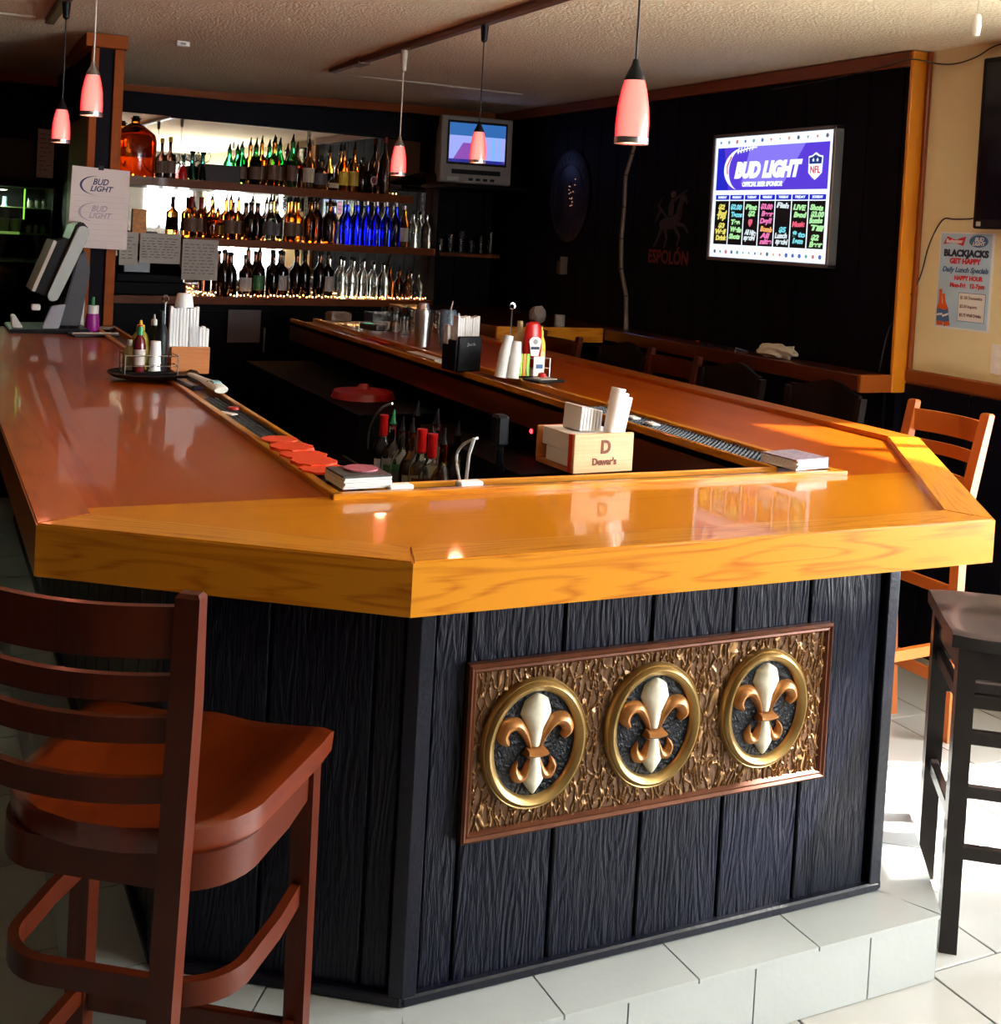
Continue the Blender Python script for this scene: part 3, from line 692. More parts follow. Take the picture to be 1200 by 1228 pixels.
# ================================================================== BACK BAR
def yf(x): return 7.2+(x-1)*.15-.06        # front line of the shelf unit
mirror = thing('wall_mirror', 'wide mirror behind the bottle shelves reflecting the bright windows', 'mirror', (0, 0, 0))
bm = BM(); prism(bm, [(.862, 7.535), (3.14, 7.575), (3.14, 7.581), (.862, 7.541)], 1.137, 2.215); obj('mirror_pane', bm, M_mirror, mirror)
hd = thing('header_board', 'dark navy board across the top of the bottle niche', 'board', (0, 0, 0))
bm = BM(); prism(bm, [(.85, 7.56), (3.16, 7.49), (3.16, 7.51), (.85, 7.58)], 2.205, 2.345); obj('header_face', bm, M_wallnavy, hd)
bm = BM(); prism(bm, [(.85, 7.58), (3.16, 7.51), (3.16, YB), (.85, YB)], 2.30, 2.345); obj('header_top', bm, M_wallnavy, hd)
side = thing('niche_side_panel', 'dark panel closing the right end of the bottle shelves', 'panel', (0, 0, 0))
sub('panel_board', M_wallnavy, 3.145, 3.16, 7.46, YB, 1.0, 2.2, parent=side)
SH = [(1.826, .050, .865, 2.95, 'top'), (1.485, .046, 1.50, 3.24, 'middle'), (1.135, .045, .865, 3.24, 'bottom')]
for z, th, x0, x1, nm in SH:
    if nm == 'middle':
        for (a, b, lb) in ((.865, 1.22, 'short'), (1.44, 3.144, 'long')):
            s_ = thing('bottle_shelf', '%s wooden shelf board at middle height in the bottle niche' % lb, 'shelf', (0, 0, 0))
            bm = BM(); prism(bm, [(a, yf(a)), (b, yf(b)), (b, 7.53), (a, 7.53)], z-th, z); obj('shelf_board', bm, M_shelf, s_)
    else:
        s_ = thing('bottle_shelf' if nm == 'top' else 'back_bar_counter', 'wooden %s carrying a row of bottles in the niche' % ('top shelf' if nm == 'top' else 'lowest counter'), 'shelf' if nm == 'top' else 'counter', (0, 0, 0))
        xx = min(x1, 3.144)
        bm = BM(); prism(bm, [(x0, yf(x0)), (xx, yf(xx)), (xx, 7.53), (x0, 7.53)], z-th, z); obj('shelf_board', bm, M_shelf, s_)
# slotted shelf standards
for i, x in enumerate((1.643+.03, 2.229+.03)):
    st = thing('shelf_standard', 'slotted metal shelf standard on the mirror, %s of two' % ('left' if i == 0 else 'right'), 'bracket', (x, 7.56, 0))
    bm = BM(); box(bm, -.011, .011, -.006, .006, 1.14, 2.205); obj('channel', bm, plain('aged_brass', (.10, .09, .05), .4, metal=.8), st)
    for k in range(36):
        bm = BM(); box(bm, -.003, .003, -.0075, -.006, 1.17+k*.0285, 1.185+k*.0285); obj('slot', bm, M_black, st)
# under-counter fronts
cb = thing('back_bar_cabinet', 'dark low cabinet under the bottle counter', 'cabinet', (0, 0, 0))
bm = BM(); prism(bm, [(.865, yf(.865)+.03), (3.144, yf(3.144)+.03), (3.144, 7.53), (.865, 7.53)], 0, 1.089); obj('body', bm, M_dark, cb)
for i in range(4):
    a = .9+i*.56; b = a+.53
    bm = BM(); prism(bm, [(a, yf(a)+.012), (b, yf(b)+.012), (b, yf(b)+.03), (a, yf(a)+.03)], .12, 1.05); d = obj('door', bm, M_dark, cb)
    bm = BM(); box(bm, b-.04, b-.03, yf(b)-.012, yf(b)+.005, .8, .95, .002); obj('handle', bm, M_steel, d)

# ---- bottles
G = {'green': glass('green_glass', (.03, .42, .10)), 'clear': glass('clear_glass', (.9, .93, .9)), 'amber': glass('amber_liquor', (.62, .20, .03)),
     'brown': glass('brown_glass', (.22, .06, .015)), 'blue': glass('cobalt_glass', (.02, .04, .85)), 'dark': glass('black_brown_glass', (.045, .015, .008)), 'jug': glass('orange_liquor', (.90, .22, .02)),
     'yellow': glass('gold_liquor', (.80, .45, .05)), 'white': glass('frosted_glass', (.75, .78, .75), rough=.25)}
L_ = {k: plain('label_'+k, c, .6) for k, c in {'brown': (.12, .06, .035), 'cream': (.55, .48, .35), 'black': (.01, .01, .012), 'gold': (.55, .36, .06), 'white': (.6, .6, .58), 'grey': (.10, .09, .10), 'darkred': (.18, .015, .012), 'yellow': (.7, .5, .05), 'green': (.03, .16, .06), 'silver': (.35, .37, .4)}.items()}
PROF = {  # unit height, radius in units of height
 'round': [(.0, .0), (.128, .0), (.135, .02), (.135, .52), (.118, .60), (.060, .70), (.045, .76), (.043, .93), (.050, .94), (.050, .965), (.0, .965)],
 'square': [(.0, .0), (.14, .0), (.15, .02), (.15, .55), (.14, .60), (.055, .68), (.046, .72), (.044, .93), (.052, .94), (.052, .965), (.0, .965)],
 'slim': [(.0, .0), (.108, .0), (.115, .02), (.115, .58), (.08, .68), (.046, .78), (.042, .93), (.048, .94), (.048, .965), (.0, .965)],
 'decanter': [(.0, .0), (.18, .0), (.20, .03), (.20, .48), (.17, .56), (.06, .63), (.055, .80), (.075, .81), (.075, .84), (.0, .84)],
 'squat': [(.0, .0), (.32, .0), (.38, .15), (.38, .45), (.28, .66), (.12, .78), (.12, .9), (.0, .9)],
 'jug': [(.0, .0), (.345, .0), (.36, .03), (.36, .60), (.33, .70), (.16, .82), (.075, .87), (.07, .93), (.085, .94), (.085, .96), (.0, .96)],
 'flat': [(.0, .0), (.155, .0), (.165, .03), (.165, .50), (.15, .57), (.055, .66), (.045, .72), (.043, .93), (.052, .94), (.052, .965), (.0, .965)]}
BMESH = {}
def bottle_meshes(kind, shape, gm, lm, cap, capm):
    key = (kind, shape)
    if key in BMESH: return BMESH[key]
    pr = PROF[shape]; parts = []
    bm = BM(); lathe(bm, pr, 20 if shape != 'square' else 16, sy=.62 if shape in ('flat', 'decanter') else 1); parts.append(('glass_body', bm, gm, True))
    if lm:
        rmax = max(r for r, z in pr)+.003; z0, z1 = (.14, .46) if shape not in ('squat', 'jug') else (.18, .5)
        bm = BM(); syy = .62 if shape in ('flat', 'decanter') else 1
        ringsL = []
        for k in range(13):
            a = -pi/2-1.15+2.3*k/12; ringsL.append([(rmax*cos(a), rmax*syy*sin(a), z0), (rmax*cos(a), rmax*syy*sin(a), z1), ((rmax-.002)*cos(a), (rmax-.002)*syy*sin(a), z1), ((rmax-.002)*cos(a), (rmax-.002)*syy*sin(a), z0)])
        ring_loft(bm, ringsL); parts.append(('label', bm, lm, True))
    bm = BM(); zt = pr[-1][1]
    if cap == 'pourer': tube(bm, [(0, 0, zt-.01), (0, 0, zt+.03), (.004, 0, zt+.10), (.012, 0, zt+.17)], [.046, .034, .020, .012], 8)
    elif cap == 'cork': lathe(bm, [(0, zt-.01), (.055, zt-.01), (.058, zt+.03), (.058, zt+.10), (.05, zt+.12), (0, zt+.12)], 12)
    elif cap == 'wax': lathe(bm, [(0, .70), (.052, .72), (.050, .93), (.056, .94), (.056, .985), (0, .985)], 14)
    else: lathe(bm, [(0, zt-.06), (.053, zt-.06), (.053, zt+.03), (0, zt+.03)], 14)
    parts.append(('pourer' if cap == 'pourer' else 'cap', bm, capm, True))
    out = []
    for nm, bm, mt, sm_ in parts:
        o = obj(nm, bm, mt, None, smooth=True); out.append((nm, o.data)); bpy.data.objects.remove(o)
    BMESH[key] = out; return out
KIND = {'jug': ('jug', 'jug', None, 'cap', 'black'), 'cork': ('flat', 'dark', 'brown', 'cork', 'gold'), 'green': ('slim', 'green', 'brown', 'pourer', 'black'), 'amberlab': ('square', 'amber', 'brown', 'pourer', 'black'),
 'brown': ('round', 'brown', None, 'pourer', 'black'), 'brownlab': ('round', 'brown', 'cream', 'pourer', 'black'), 'decanter': ('decanter', 'dark', 'grey', 'cork', 'black'), 'small': ('squat', 'dark', 'cream', 'cork', 'black'),
 'yellow': ('round', 'amber', 'yellow', 'pourer', 'black'), 'dark': ('round', 'dark', None, 'cap', 'black'), 'dark_oval': ('square', 'dark', None, 'cap', 'black'), 'dark_tall': ('round', 'dark', None, 'cap', 'redc'),
 'redcap': ('square', 'amber', 'brown', 'wax', 'redc'), 'amber': ('round', 'amber', None, 'pourer', 'black'), 'amber_yl': ('round', 'amber', 'gold', 'pourer', 'black'), 'clearlab': ('round', 'clear', 'grey', 'pourer', 'black'),
 'clear': ('round', 'clear', None, 'cap', 'black'), 'blue': ('round', 'blue', 'none', 'cap', 'silver'), 'ambersmall': ('slim', 'amber', 'white', 'cap', 'silver'), 'green_dk': ('round', 'dark', 'green', 'pourer', 'black'), 'darklab': ('square', 'dark', 'silver', 'cap', 'black')}
CAPM = {'black': M_black, 'gold': L_['gold'], 'redc': M_redcap, 'silver': M_steel}
DESC = {'jug': 'giant orange-brown liquor jug bottle', 'cork': 'dark flat bottle with gold cork', 'green': 'slim green glass bottle with pourer', 'amberlab': 'amber liquor bottle with brown label and pourer', 'brown': 'plain brown bottle with pourer',
 'brownlab': 'brown bottle with cream label', 'decanter': 'squat dark decanter with black stopper', 'small': 'small round-bellied dark bottle', 'yellow': 'gold liquor bottle with yellow label', 'dark': 'dark bottle with black cap',
 'dark_oval': 'broad black bottle with oval red badge', 'dark_tall': 'tall dark bottle with red cap', 'redcap': 'square amber bottle with red wax neck', 'amber': 'plain amber bottle with pourer', 'amber_yl': 'amber bottle with gold oval label',
 'clearlab': 'clear bottle with grey label', 'clear': 'plain clear bottle', 'blue': 'cobalt blue bottle', 'ambersmall': 'slim amber bottle with white label', 'green_dk': 'dark bottle with green label', 'darklab': 'dark bottle with silver label'}
ROWS = [('top shelf', 1.8262, [
  (1.136,.356,'jug'),(1.282,.214,'cork'),(1.331,.225,'cork'),(1.790,.233,'green'),(1.860,.239,'green'),(1.918,.275,'amberlab'),(1.978,.282,'amberlab'),(2.038,.273,'green'),(2.100,.295,'green'),(2.155,.260,'brown'),
  (2.212,.282,'brownlab'),(2.30,.226,'decanter'),(2.387,.096,'small'),(2.455,.272,'yellow'),(2.527,.287,'yellow'),(2.59,.231,'dark'),(2.665,.238,'dark_oval'),(2.755,.376,'dark_tall')]),
 ('middle shelf', 1.4852, [
  (1.475,.249,'redcap'),(1.55,.249,'redcap'),(1.607,.195,'amber'),(1.655,.176,'amber_yl'),(1.717,.248,'amberlab'),(1.785,.249,'amberlab'),(1.848,.235,'dark'),(1.91,.235,'dark'),(1.972,.256,'clearlab'),(2.038,.247,'clearlab'),(2.106,.264,'amberlab'),
  (2.176,.261,'amberlab'),(2.244,.273,'amber'),(2.31,.295,'dark'),(2.375,.280,'brown'),(2.432,.27,'clear'),(2.499,.287,'blue'),(2.570,.288,'blue'),(2.641,.290,'blue'),(2.712,.291,'blue'),(2.783,.293,'blue'),(2.854,.294,'blue'),
  (2.918,.277,'ambersmall'),(2.985,.245,'clear'),(3.087,.247,'clear')]),
 ('lowest counter', 1.1352, [
  (1.693,.288,'dark'),(1.755,.270,'dark'),(1.83,.26,'darklab'),(1.939,.285,'green_dk'),(2.009,.275,'dark'),(2.094,.29,'darklab'),(2.165,.29,'dark'),(2.246,.30,'dark'),(2.325,.30,'dark'),(2.408,.30,'darklab'),(2.490,.27,'clear'),
  (2.563,.27,'clear'),(2.636,.27,'clear'),(2.709,.25,'clear'),(2.782,.25,'clear'),(2.900,.20,'brown'),(2.962,.18,'brown'),(3.045,.19,'clear')])]
for rowname, z, items in ROWS:
    cnt = {}; tot = {}
    for it in items: tot[it[2]] = tot.get(it[2], 0)+1
    for i, (x, h, kd) in enumerate(items):
        shape, gk, lk, cap, cm = KIND[kd]; n_ = cnt.get(kd, 0); cnt[kd] = n_+1
        if kd == 'yellow' and n_ == 1: lk = 'gold'
        lm = L_[lk] if lk and lk != 'none' else None
        ms = bottle_meshes(kd + (lk or ''), shape, G[gk], lm, cap, CAPM[cm])
        lab = DESC[kd] + (', %s from left of its kind, ' % ORD[n_] if tot[kd] > 1 else ' on the ') + rowname
        rmax = max(r for r, zz in PROF[shape])*h
        stag = x < 2.45 and kd not in ('jug', 'cork', 'small', 'decanter')
        root = thing('liquor_bottle', lab, 'bottle', (x, yf(x)+max(.062, rmax+.02)+(.078 if stag and i % 2 else 0), z), 0, 'bottles on the %s' % rowname)
        root.scale = (h, h, h)
        if shape in ('round', 'slim', 'square'): root.scale = (h*(.040 if stag else .0345)/rmax, h*.036/rmax, h) if shape != 'slim' else (h*(.036 if stag else .0305)/rmax, h*.034/rmax, h)
        if kd == 'jug': root.scale = (h*.98, h*.8, h)
        if kd == 'dark_tall': root.scale = (.30, .30, h)
        if kd == 'dark_oval': root.scale = (.27, .2, h)
        for nm, me in ms:
            c = bpy.data.objects.new(nm, me); COL.objects.link(c); c.parent = root
        if kd == 'dark_oval':
            bm = BM(); lathe(bm, [(0, 0), (.07, 0), (.07, .012), (0, .012)], 20, sy=1.5); o = obj('oval_badge', bm, L_['darkred'], root, mw=Matrix.Translation((0, -.155, .35)) @ Matrix.Rotation(rad(90), 4, 'X'))
            bm = BM(); ell_ring(bm, 0, 0, .066, .10, [(0, 0), (0, .016), (.016, .016), (.016, 0)], 24); o = obj('badge_rim', bm, L_['white'], root, mw=Matrix.Translation((0, -.155, .35)) @ Matrix.Rotation(rad(90), 4, 'X'))
# odd things on the shelves
t = thing('storage_box', 'flat dark carton between the bottles on the top shelf', 'box', (1.655, yf(1.655)+.10, 1.8262)); bm = BM(); box(bm, -.125, .10, -.07, .07, 0, .10, .003); obj('carton', bm, plain('dark_carton', (.035, .028, .03), .7), t)
bm = BM(); box(bm, -.127, .102, -.072, .072, .085, .103, .003); obj('lid', bm, plain('dark_carton', (.035, .028, .03), .7), t)
t = thing('figurine', 'small red figurine bottle between the corked bottles and the carton', 'figurine', (1.41, yf(1.41)+.06, 1.8262)); bm = BM(); lathe(bm, [(0, 0), (.024, 0), (.026, .03), (.018, .06), (.008, .08), (0, .085)], 14); obj('body', bm, M_red, t, smooth=True)
bm = BM(); lathe(bm, [(0, .08), (.010, .085), (.010, .10), (0, .104)], 10); obj('cap', bm, M_white, t, smooth=True)
for i, x in enumerate((1.465, 1.53)):
    t = thing('curly_handled_bottle', '%s green bottle with curled wire handle beside the carton' % ('left' if i == 0 else 'right'), 'bottle', (x, yf(x)+.06, 1.8262))
    bm = BM(); lathe(bm, [(0, 0), (.022, 0), (.020, .05), (.012, .10), (.010, .15), (.020, .17), (0, .175)], 12); obj('body', bm, glass('teal_glass', (.02, .12, .10)), t, smooth=True)
    for s in (-1, 1):
        bm = BM(); tube(bm, [(s*.012, 0, .11), (s*.035, 0, .12), (s*.045, 0, .15), (s*.034, 0, .175), (s*.028, 0, .16)], .003, 5); obj('handle', bm, M_wire, t)
t = thing('orange_carton', 'small orange patterned carton at the left end of the middle shelf', 'box', (1.165, yf(1.165)+.06, 1.4852)); bm = BM(); box(bm, -.04, .04, -.03, .03, 0, .15, .002); obj('carton', bm, plain('orange_carton_print', (.75, .22, .03), .5, var=.6, vscale=40), t)
# string lights on shelves
M_bulb = emis('warm_fairy_bulb', (1.0, .38, .10), 15.1)
def string(label, x0, x1, z, n, zj=.0, yo=.015):
    t = thing('string_light', label, 'string light', (0, 0, 0)); pts = []
    for k in range(n*2+1):
        x = x0+(x1-x0)*k/(2*n); pts.append((x, yf(x)+yo+.006*sin(k*2.1), z+.006+.003*sin(k*1.3)))
    bm = BM(); tube(bm, pts, .002, 4); obj('cord', bm, M_wire, t)
    bme = None
    for k in range(n):
        p_ = pts[2*k+1]
        if bme is None:
            bm = BM(); bmesh.ops.create_icosphere(bm, subdivisions=1, radius=.0042); o = obj('bulb', bm, M_bulb, t); bme = o.data
        else: o = bpy.data.objects.new('bulb', bme); COL.objects.link(o); o.parent = t
        o.location = (p_[0], p_[1]-.004, p_[2]+.003+zj*random.random())
string('string of warm fairy lights along the front of the lowest bottle counter', 1.72, 3.10, 1.1352, 64, .008)
string('bunch of warm fairy lights heaped beside the cash register', 1.44, 1.64, 1.1352, 20, .02)
string('string of fairy lights among the top shelf bottles', 1.10, 2.90, 1.8262, 30, 0, .13)
string('string of fairy lights among the middle shelf bottles', 1.46, 2.45, 1.4852, 24, 0, .125)
string('two fairy lights glowing beside the partition post', .90, .95, 1.1352, 3, .01)
# notices hung on the shelf edge
def notice(label, x0, x1, z0, z1, lines, y=None, mat=M_paperdim):
    xm = (x0+x1)/2; yy = y if y is not None else yf(xm)-.010
    t = thing('paper_notice', label, 'paper', mat=wallM((xm, yy, (z0+z1)/2), (1, .15 if y is None else 0, 0), (0, 0, 1)))
    w, h = x1-x0, z1-z0
    bm = BM(); box(bm, -w/2, w/2, -h/2, h/2, 0, .0012); obj('sheet', bm, mat, t)
    rr = random.Random(len(label)); bm = BM()
    for k in range(lines):
        yk = h/2-.03-(h-.05)*k/lines; a = -w/2+.012
        while a < w/2-.03:
            b = min(w/2-.012, a+rr.uniform(.01, .035)); box(bm, a, b, yk-.002, yk+.002, .0012, .0016); a = b+rr.uniform(.006, .02)
    o = obj('written_lines', bm, plain('ink', (.12, .10, .12), .8), t); o['kind'] = 'stuff'
    return t
notice('wide grey handwritten notice hung above the cash register', 1.165, 1.405, 1.325, 1.50, 8)
notice('tall grey handwritten notice right of the wide one', 1.415, 1.635, 1.235, 1.475, 10)
notice('small grey sheet hung partly behind the hanging beer calendar', 1.05, 1.155, 1.31, 1.50, 7)
notice('blank grey sheet taped to the dark cabinet under the bottles', 1.715, 1.925, .86, 1.06, 0, mat=plain('dim_sheet', (.16, .14, .15), .9))
# mirror reflections of purple window stickers, painted on as flat decals
for i, x in enumerate((1.36, 1.53)):
    t = thing('painted_reflection', '%s painted purple and white logo sticker on the mirror' % ('left' if i == 0 else 'right'), 'reflection', mat=wallM((x+.03, 7.59, 1.72), (1, -.035, 0), (0, 0, 1)))
    bm = BM(); box(bm, -.045, .045, -.065, 0, 0, .001); obj('purple_field', bm, plain('reflection_purple', (.20, .12, .55), .6), t)
    bm = BM(); tube(bm, catmull([(-.04, 0, .002), (-.03, .04, .002), (.0, .055, .002), (.035, .03, .002), (.0, .012, .002), (-.03, .0, .002)], 4), .0035, 5); obj('swirl', bm, plain('reflection_purple', (.20, .12, .55), .6), t)
# cash register
t = thing('cash_register', 'black cash register on the back counter below the notices', 'cash register', (1.24, 7.33, 1.1352), rad(2))
bm = BM(); box(bm, -.21, .21, -.12, .12, 0, .08, .008); obj('cash_drawer', bm, M_dark, t)
bm = BM(); prism(bm, [(-.12, .08), (.12, .08), (.12, .21), (.02, .19), (-.12, .12)], -.19, .19, Matrix.Rotation(rad(90), 4, 'Z') @ Matrix.Rotation(rad(90), 4, 'X') ); obj('housing', bm, M_dark, t)
bm = BM(); box(bm, -.15, .0, -.095, -.075, .13, .20, .004); obj('display', bm, plain('grey_display', (.12, .12, .13), .3), t)
# mini notes: remote glass row right of shelf

# ================================================================== CEILING FIXTURES AND PENDANTS
m, n, l, p = _nt('lit_red_glass')
tc = n.new('ShaderNodeTexCoord'); sx_n = n.new('ShaderNodeSeparateXYZ'); l.new(tc.outputs['Object'], sx_n.inputs[0])
nz = n.new('ShaderNodeTexNoise'); nz.inputs['Scale'].default_value = 30; l.new(tc.outputs['Object'], nz.inputs['Vector'])
lw = n.new('ShaderNodeLayerWeight'); lw.inputs[0].default_value = .55
cr = n.new('ShaderNodeValToRGB'); cr.color_ramp.elements[0].color = (1.0, .27, .22, 1); cr.color_ramp.elements[1].color = (.75, .006, .02, 1); cr.color_ramp.elements[1].position = .75
l.new(lw.outputs['Facing'], cr.inputs[0]); l.new(cr.outputs[0], p.inputs['Emission Color']); p.inputs['Emission Strength'].default_value = .8
p.inputs['Base Color'].default_value = (.7, .1, .08, 1); p.inputs['Roughness'].default_value = .25
M_shade = m
def pendant(label, x, y, zb, sc, cordm, capm, hub, hubm):
    """zb = bottom of the shade, sc = shade height in metres"""
    r = thing('pendant_lamp', label, 'pendant lamp', (x, y, 0))
    bm = BM(); k = sc/.125; R = lambda *a: [(q[0]*k, zb+q[1]*k) for q in a]
    lathe(bm, R((.0001, .012), (.036, .012), (.0365, .04), (.034, .08), (.028, .115), (.022, .137), (.0001, .137)), 24); obj('lamp_shade', bm, M_shade, r, smooth=True)
    bm = BM(); lathe(bm, R((.030, .0), (.037, .0), (.037, .014), (.030, .014)), 24); obj('bottom_ring', bm, M_steel, r, smooth=True)
    bm = BM(); lathe(bm, R((.0001, .136), (.023, .136), (.023, .140), (.016, .155), (.009, .170), (.006, .182), (.0001, .182)), 20); obj('socket_cap', bm, capm, r, smooth=True)
    bm = BM(); lathe(bm, R((.0001, .004), (.012, .002), (.014, .012), (.0001, .014)), 12); obj('bulb_base', bm, emis('bulb_glow', (1, .75, .5), 1.19), r, smooth=True)
    zt = ZC-.03; bm = BM(); tube(bm, [(0, 0, zb+.18*k), (.001, .001, (zt+zb)/2), (0, 0, zt)], .0028, 6); obj('cord', bm, cordm, r)
    bm = BM(); lathe(bm, [(.0001, zt-hub), (.012, zt-hub+.01), (.016, zt-.01), (.016, zt+.012), (.0001, zt+.012)], 14); obj('track_adapter', bm, hubm, r, smooth=True)
    ld = bpy.data.lights.new('pendant_glow', 'POINT'); ld.energy = 1.1; ld.color = (1, .25, .15); ld.shadow_soft_size = .03
    lo = bpy.data.objects.new('pendant_glow', ld); lo.location = (0, 0, zb-.03); lo.parent = r; COL.objects.link(lo)
M_whitehub = plain('white_hub', (.55, .50, .42), .5)
pendant('red glass pendant lamp on white cord in front of the partition post', .545, 4.50, 1.942, .132, M_whitecord, M_steel, .05, M_whitehub)
pendant('leftmost red glass pendant lamp, lowest, on a black cord', .502, 5.06, 1.868, .120, M_wire, M_black, .07, M_black)
pendant('red pendant lamp on pale cord in front of the blue bottles', 1.983, 5.20, 1.848, .124, M_whitecord, M_steel, .10, M_whitehub)
pendant('red pendant lamp on black cord in front of the corner television', 1.982, 4.33, 1.880, .112, M_wire, M_black, .07, M_black)
pendant('nearest and largest red pendant lamp, above the bar opening', 1.520, 2.45, 1.834, .138, M_wire, M_black, .07, M_black)
M_track = plain('brown_track_metal', (.14, .07, .045), .4)
t = thing('track_rail', 'long brown ceiling track carrying the two right pendant lamps', 'track rail', (0, 0, 0)); sub('rail', M_track, 1.962, 2.002, 1.6, 6.27, ZC-.028, ZC-.001, parent=t)
sub('end_feed', M_track, 1.95, 2.014, 5.75, 5.90, ZC-.034, ZC-.001, parent=t)
t = thing('track_rail', 'ceiling track at the upper left carrying the leftmost lamp', 'track rail', (0, 0, 0)); sub('rail', M_track, .48, .52, 2.2, 5.72, ZC-.028, ZC-.001, parent=t)
t = thing('ceiling_strip', 'thin pale raceway strip across the ceiling near the television', 'strip', (0, 0, 0)); sub('raceway', M_whitehub, 2.04, 3.21, 6.42, 6.44, ZC-.012, ZC-.001, parent=t)
t = thing('ceiling_strip', 'thin pale raceway strip on the ceiling at the far upper left', 'strip', (0, 0, 0)); sub('raceway', M_whitehub, -.6, .44, 5.70, 5.72, ZC-.012, ZC-.001, parent=t)
t = thing('ceiling_sensor', 'small white sensor box on the ceiling above the bottle niche', 'sensor', (1.12, 5.92, czed(1.12, 5.92)-.001)); bm = BM(); box(bm, -.032, .032, -.02, .02, -.026, 0, .004); obj('housing', bm, M_white, t)
bm = BM(); box(bm, -.012, .012, -.024, -.019, -.018, -.008); obj('lens', bm, M_grey, t)
# nearer track end belongs over the opening: short spur for the nearest lamp
t = thing('track_rail', 'short ceiling track spur above the nearest pendant lamp', 'track rail', (0, 0, 0)); sub('rail', M_track, 1.50, 1.54, 1.6, 3.0, ZC-.028, ZC-.001, parent=t)

# ================================================================== CORNER TELEVISION
tvM = wallM((3.225, 7.06, 2.135), (1, -.02, .02), (.0, 0, 1))
tv = thing('corner_television', 'grey tube television with a bright blue picture high in the back corner', 'television', mat=tvM)
bm = BM(); rings = []
box(bm, -.25, .25, -.215, .215, -.06, 0, .012, seg=2); obj('front_housing', bm, M_grey, tv)
bm = BM(); ring_loft(bm, [[(-.235, -.20, -.06), (.235, -.20, -.06), (.235, .20, -.06), (-.235, .20, -.06)], [(-.14, -.13, -.38), (.14, -.13, -.38), (.14, .13, -.38), (-.14, .13, -.38)]]); obj('rear_housing', bm, M_grey, tv)
bm = BM(); box(bm, -.208, .208, -.095, .185, 0, .004); obj('screen_surround', bm, M_black, tv)
scr = empty('screen'); scr.parent = tv; scr.location = (0, .045, .004)
def flat(name, pts, z, mat, parent, th=.0008):
    bm = BM(); prism(bm, pts, z, z+th); return obj(name, bm, mat, parent)
flat('picture_wall', [(-.195, -.125), (.195, -.125), (.195, .125), (-.195, .125)], 0, emis('tv_lavender', (.36, .42, .95), 0.54), scr)
flat('picture_band', [(-.195, .045), (.195, .045), (.195, .125), (-.195, .125)], .001, emis('tv_teal', (.03, .16, .50), 0.486), scr)
flat('picture_floor', [(-.195, -.125), (.195, -.125), (.195, -.105), (-.195, -.105)], .001, emis('tv_darkblue', (.02, .02, .30), 0.486), scr)
flat('picture_stair', [(-.165, -.105), (-.10, .0), (-.015, .0), (.0, -.105)], .001, emis('tv_purple', (.30, .08, .50), 0.486), scr)
flat('picture_column', [(.10, -.105), (.125, -.105), (.125, .045), (.10, .045)], .001, emis('tv_skyblue', (.20, .45, 1.0), 0.594), scr)
flat('picture_column', [(.145, -.105), (.16, -.105), (.16, .045), (.145, .045)], .001, emis('tv_skyblue', (.20, .45, 1.0), 0.594), scr)
bm = BM(); box(bm, -.17, .17, -.155, -.125, 0, .004, .001); obj('tape_slot', bm, M_black, tv)
for k in range(4):
    bm = BM(); box(bm, -.05+k*.05, -.02+k*.05, -.195, -.178, 0, .004, .001); obj('button', bm, M_black, tv)
bm = BM(); box(bm, -.20, -.12, -.20, -.175, 0, .002); obj('badge', bm, M_silver, tv)
t = thing('television_shelf', 'dark corner bracket holding the television', 'bracket', (0, 0, 0)); bm = BM(); prism(bm, [(2.99, 6.80), (3.48, 6.80), (3.48, YB-.02), (3.17, YB-.02), (3.17, 7.40), (2.99, 7.40)], 1.885, 1.905); obj('platform', bm, M_dark, t); bm = BM(); box(bm, 3.2, 3.28, YB-.05, YB-.02, 1.6, 1.9); obj('bracket_arm', bm, M_dark, t)
t = thing('corner_shelf', 'thin wooden shelf with dim glassware below the television', 'shelf', (0, 0, 0)); sub('shelf_board', M_shelf, 3.17, 3.62, 7.45, YB-.012, 1.44, 1.465, parent=t)
for i in range(6):
    g_ = thing('dim_glass', '%s of six dim glasses on the shelf below the television' % ORD[i].replace('first', 'leftmost').replace('sixth', 'rightmost'), 'glass', (3.21+i*.075, 7.53, 1.466), 0, 'glasses below the television')
    bm = BM(); lathe(bm, [(0, 0), (.022, 0), (.024, .002), (.028+.004*(i % 2), .09+.03*(i % 3)), (.026, .09+.03*(i % 3)), (.022, .006), (0, .006)], 14); obj('bowl', bm, G['clear'], g_, smooth=True)

# ================================================================== LIT MENU SIGN (X = 3.64 wall)
def wallR(y, z, x=XD): return wallM((x, y, z), (0, -1, 0), (0, 0, 1))
SW, SHh = .90, .628
sign = thing('lit_menu_board', 'backlit beer menu board with purple banner and weekly calendar on the dark wall', 'sign', mat=wallR(4.56, 1.85))
for (x0, x1, y0, y1) in ((-SW/2, SW/2, SHh/2-.018, SHh/2), (-SW/2, SW/2, -SHh/2, -SHh/2+.018), (-SW/2, -SW/2+.018, -SHh/2, SHh/2), (SW/2-.018, SW/2, -SHh/2, SHh/2)):
    bm = BM(); box(bm, x0, x1, y0, y1, 0, .05, .003); obj('aluminium_frame', bm, plain('aluminium', (.30, .30, .30), .35, metal=.7), sign)
E_white = emis('lit_white', (.80, .90, 1.0), 0.675); E_purple = emis('lit_purple', (.10, .045, .72), 0.54); E_violet = emis('lit_violet', (.26, .20, .95), 0.54); E_blue = emis('lit_blue', (.015, .02, .60), 0.54)
E_ink = emis('unlit_black', (.004, .004, .006), 0.27); E_red = emis('lit_red', (.75, .04, .06), 0.54)
bm = BM(); box(bm, -SW/2+.015, SW/2-.015, -SHh/2+.015, SHh/2-.015, .03, .042); obj('light_panel', bm, E_white, sign)
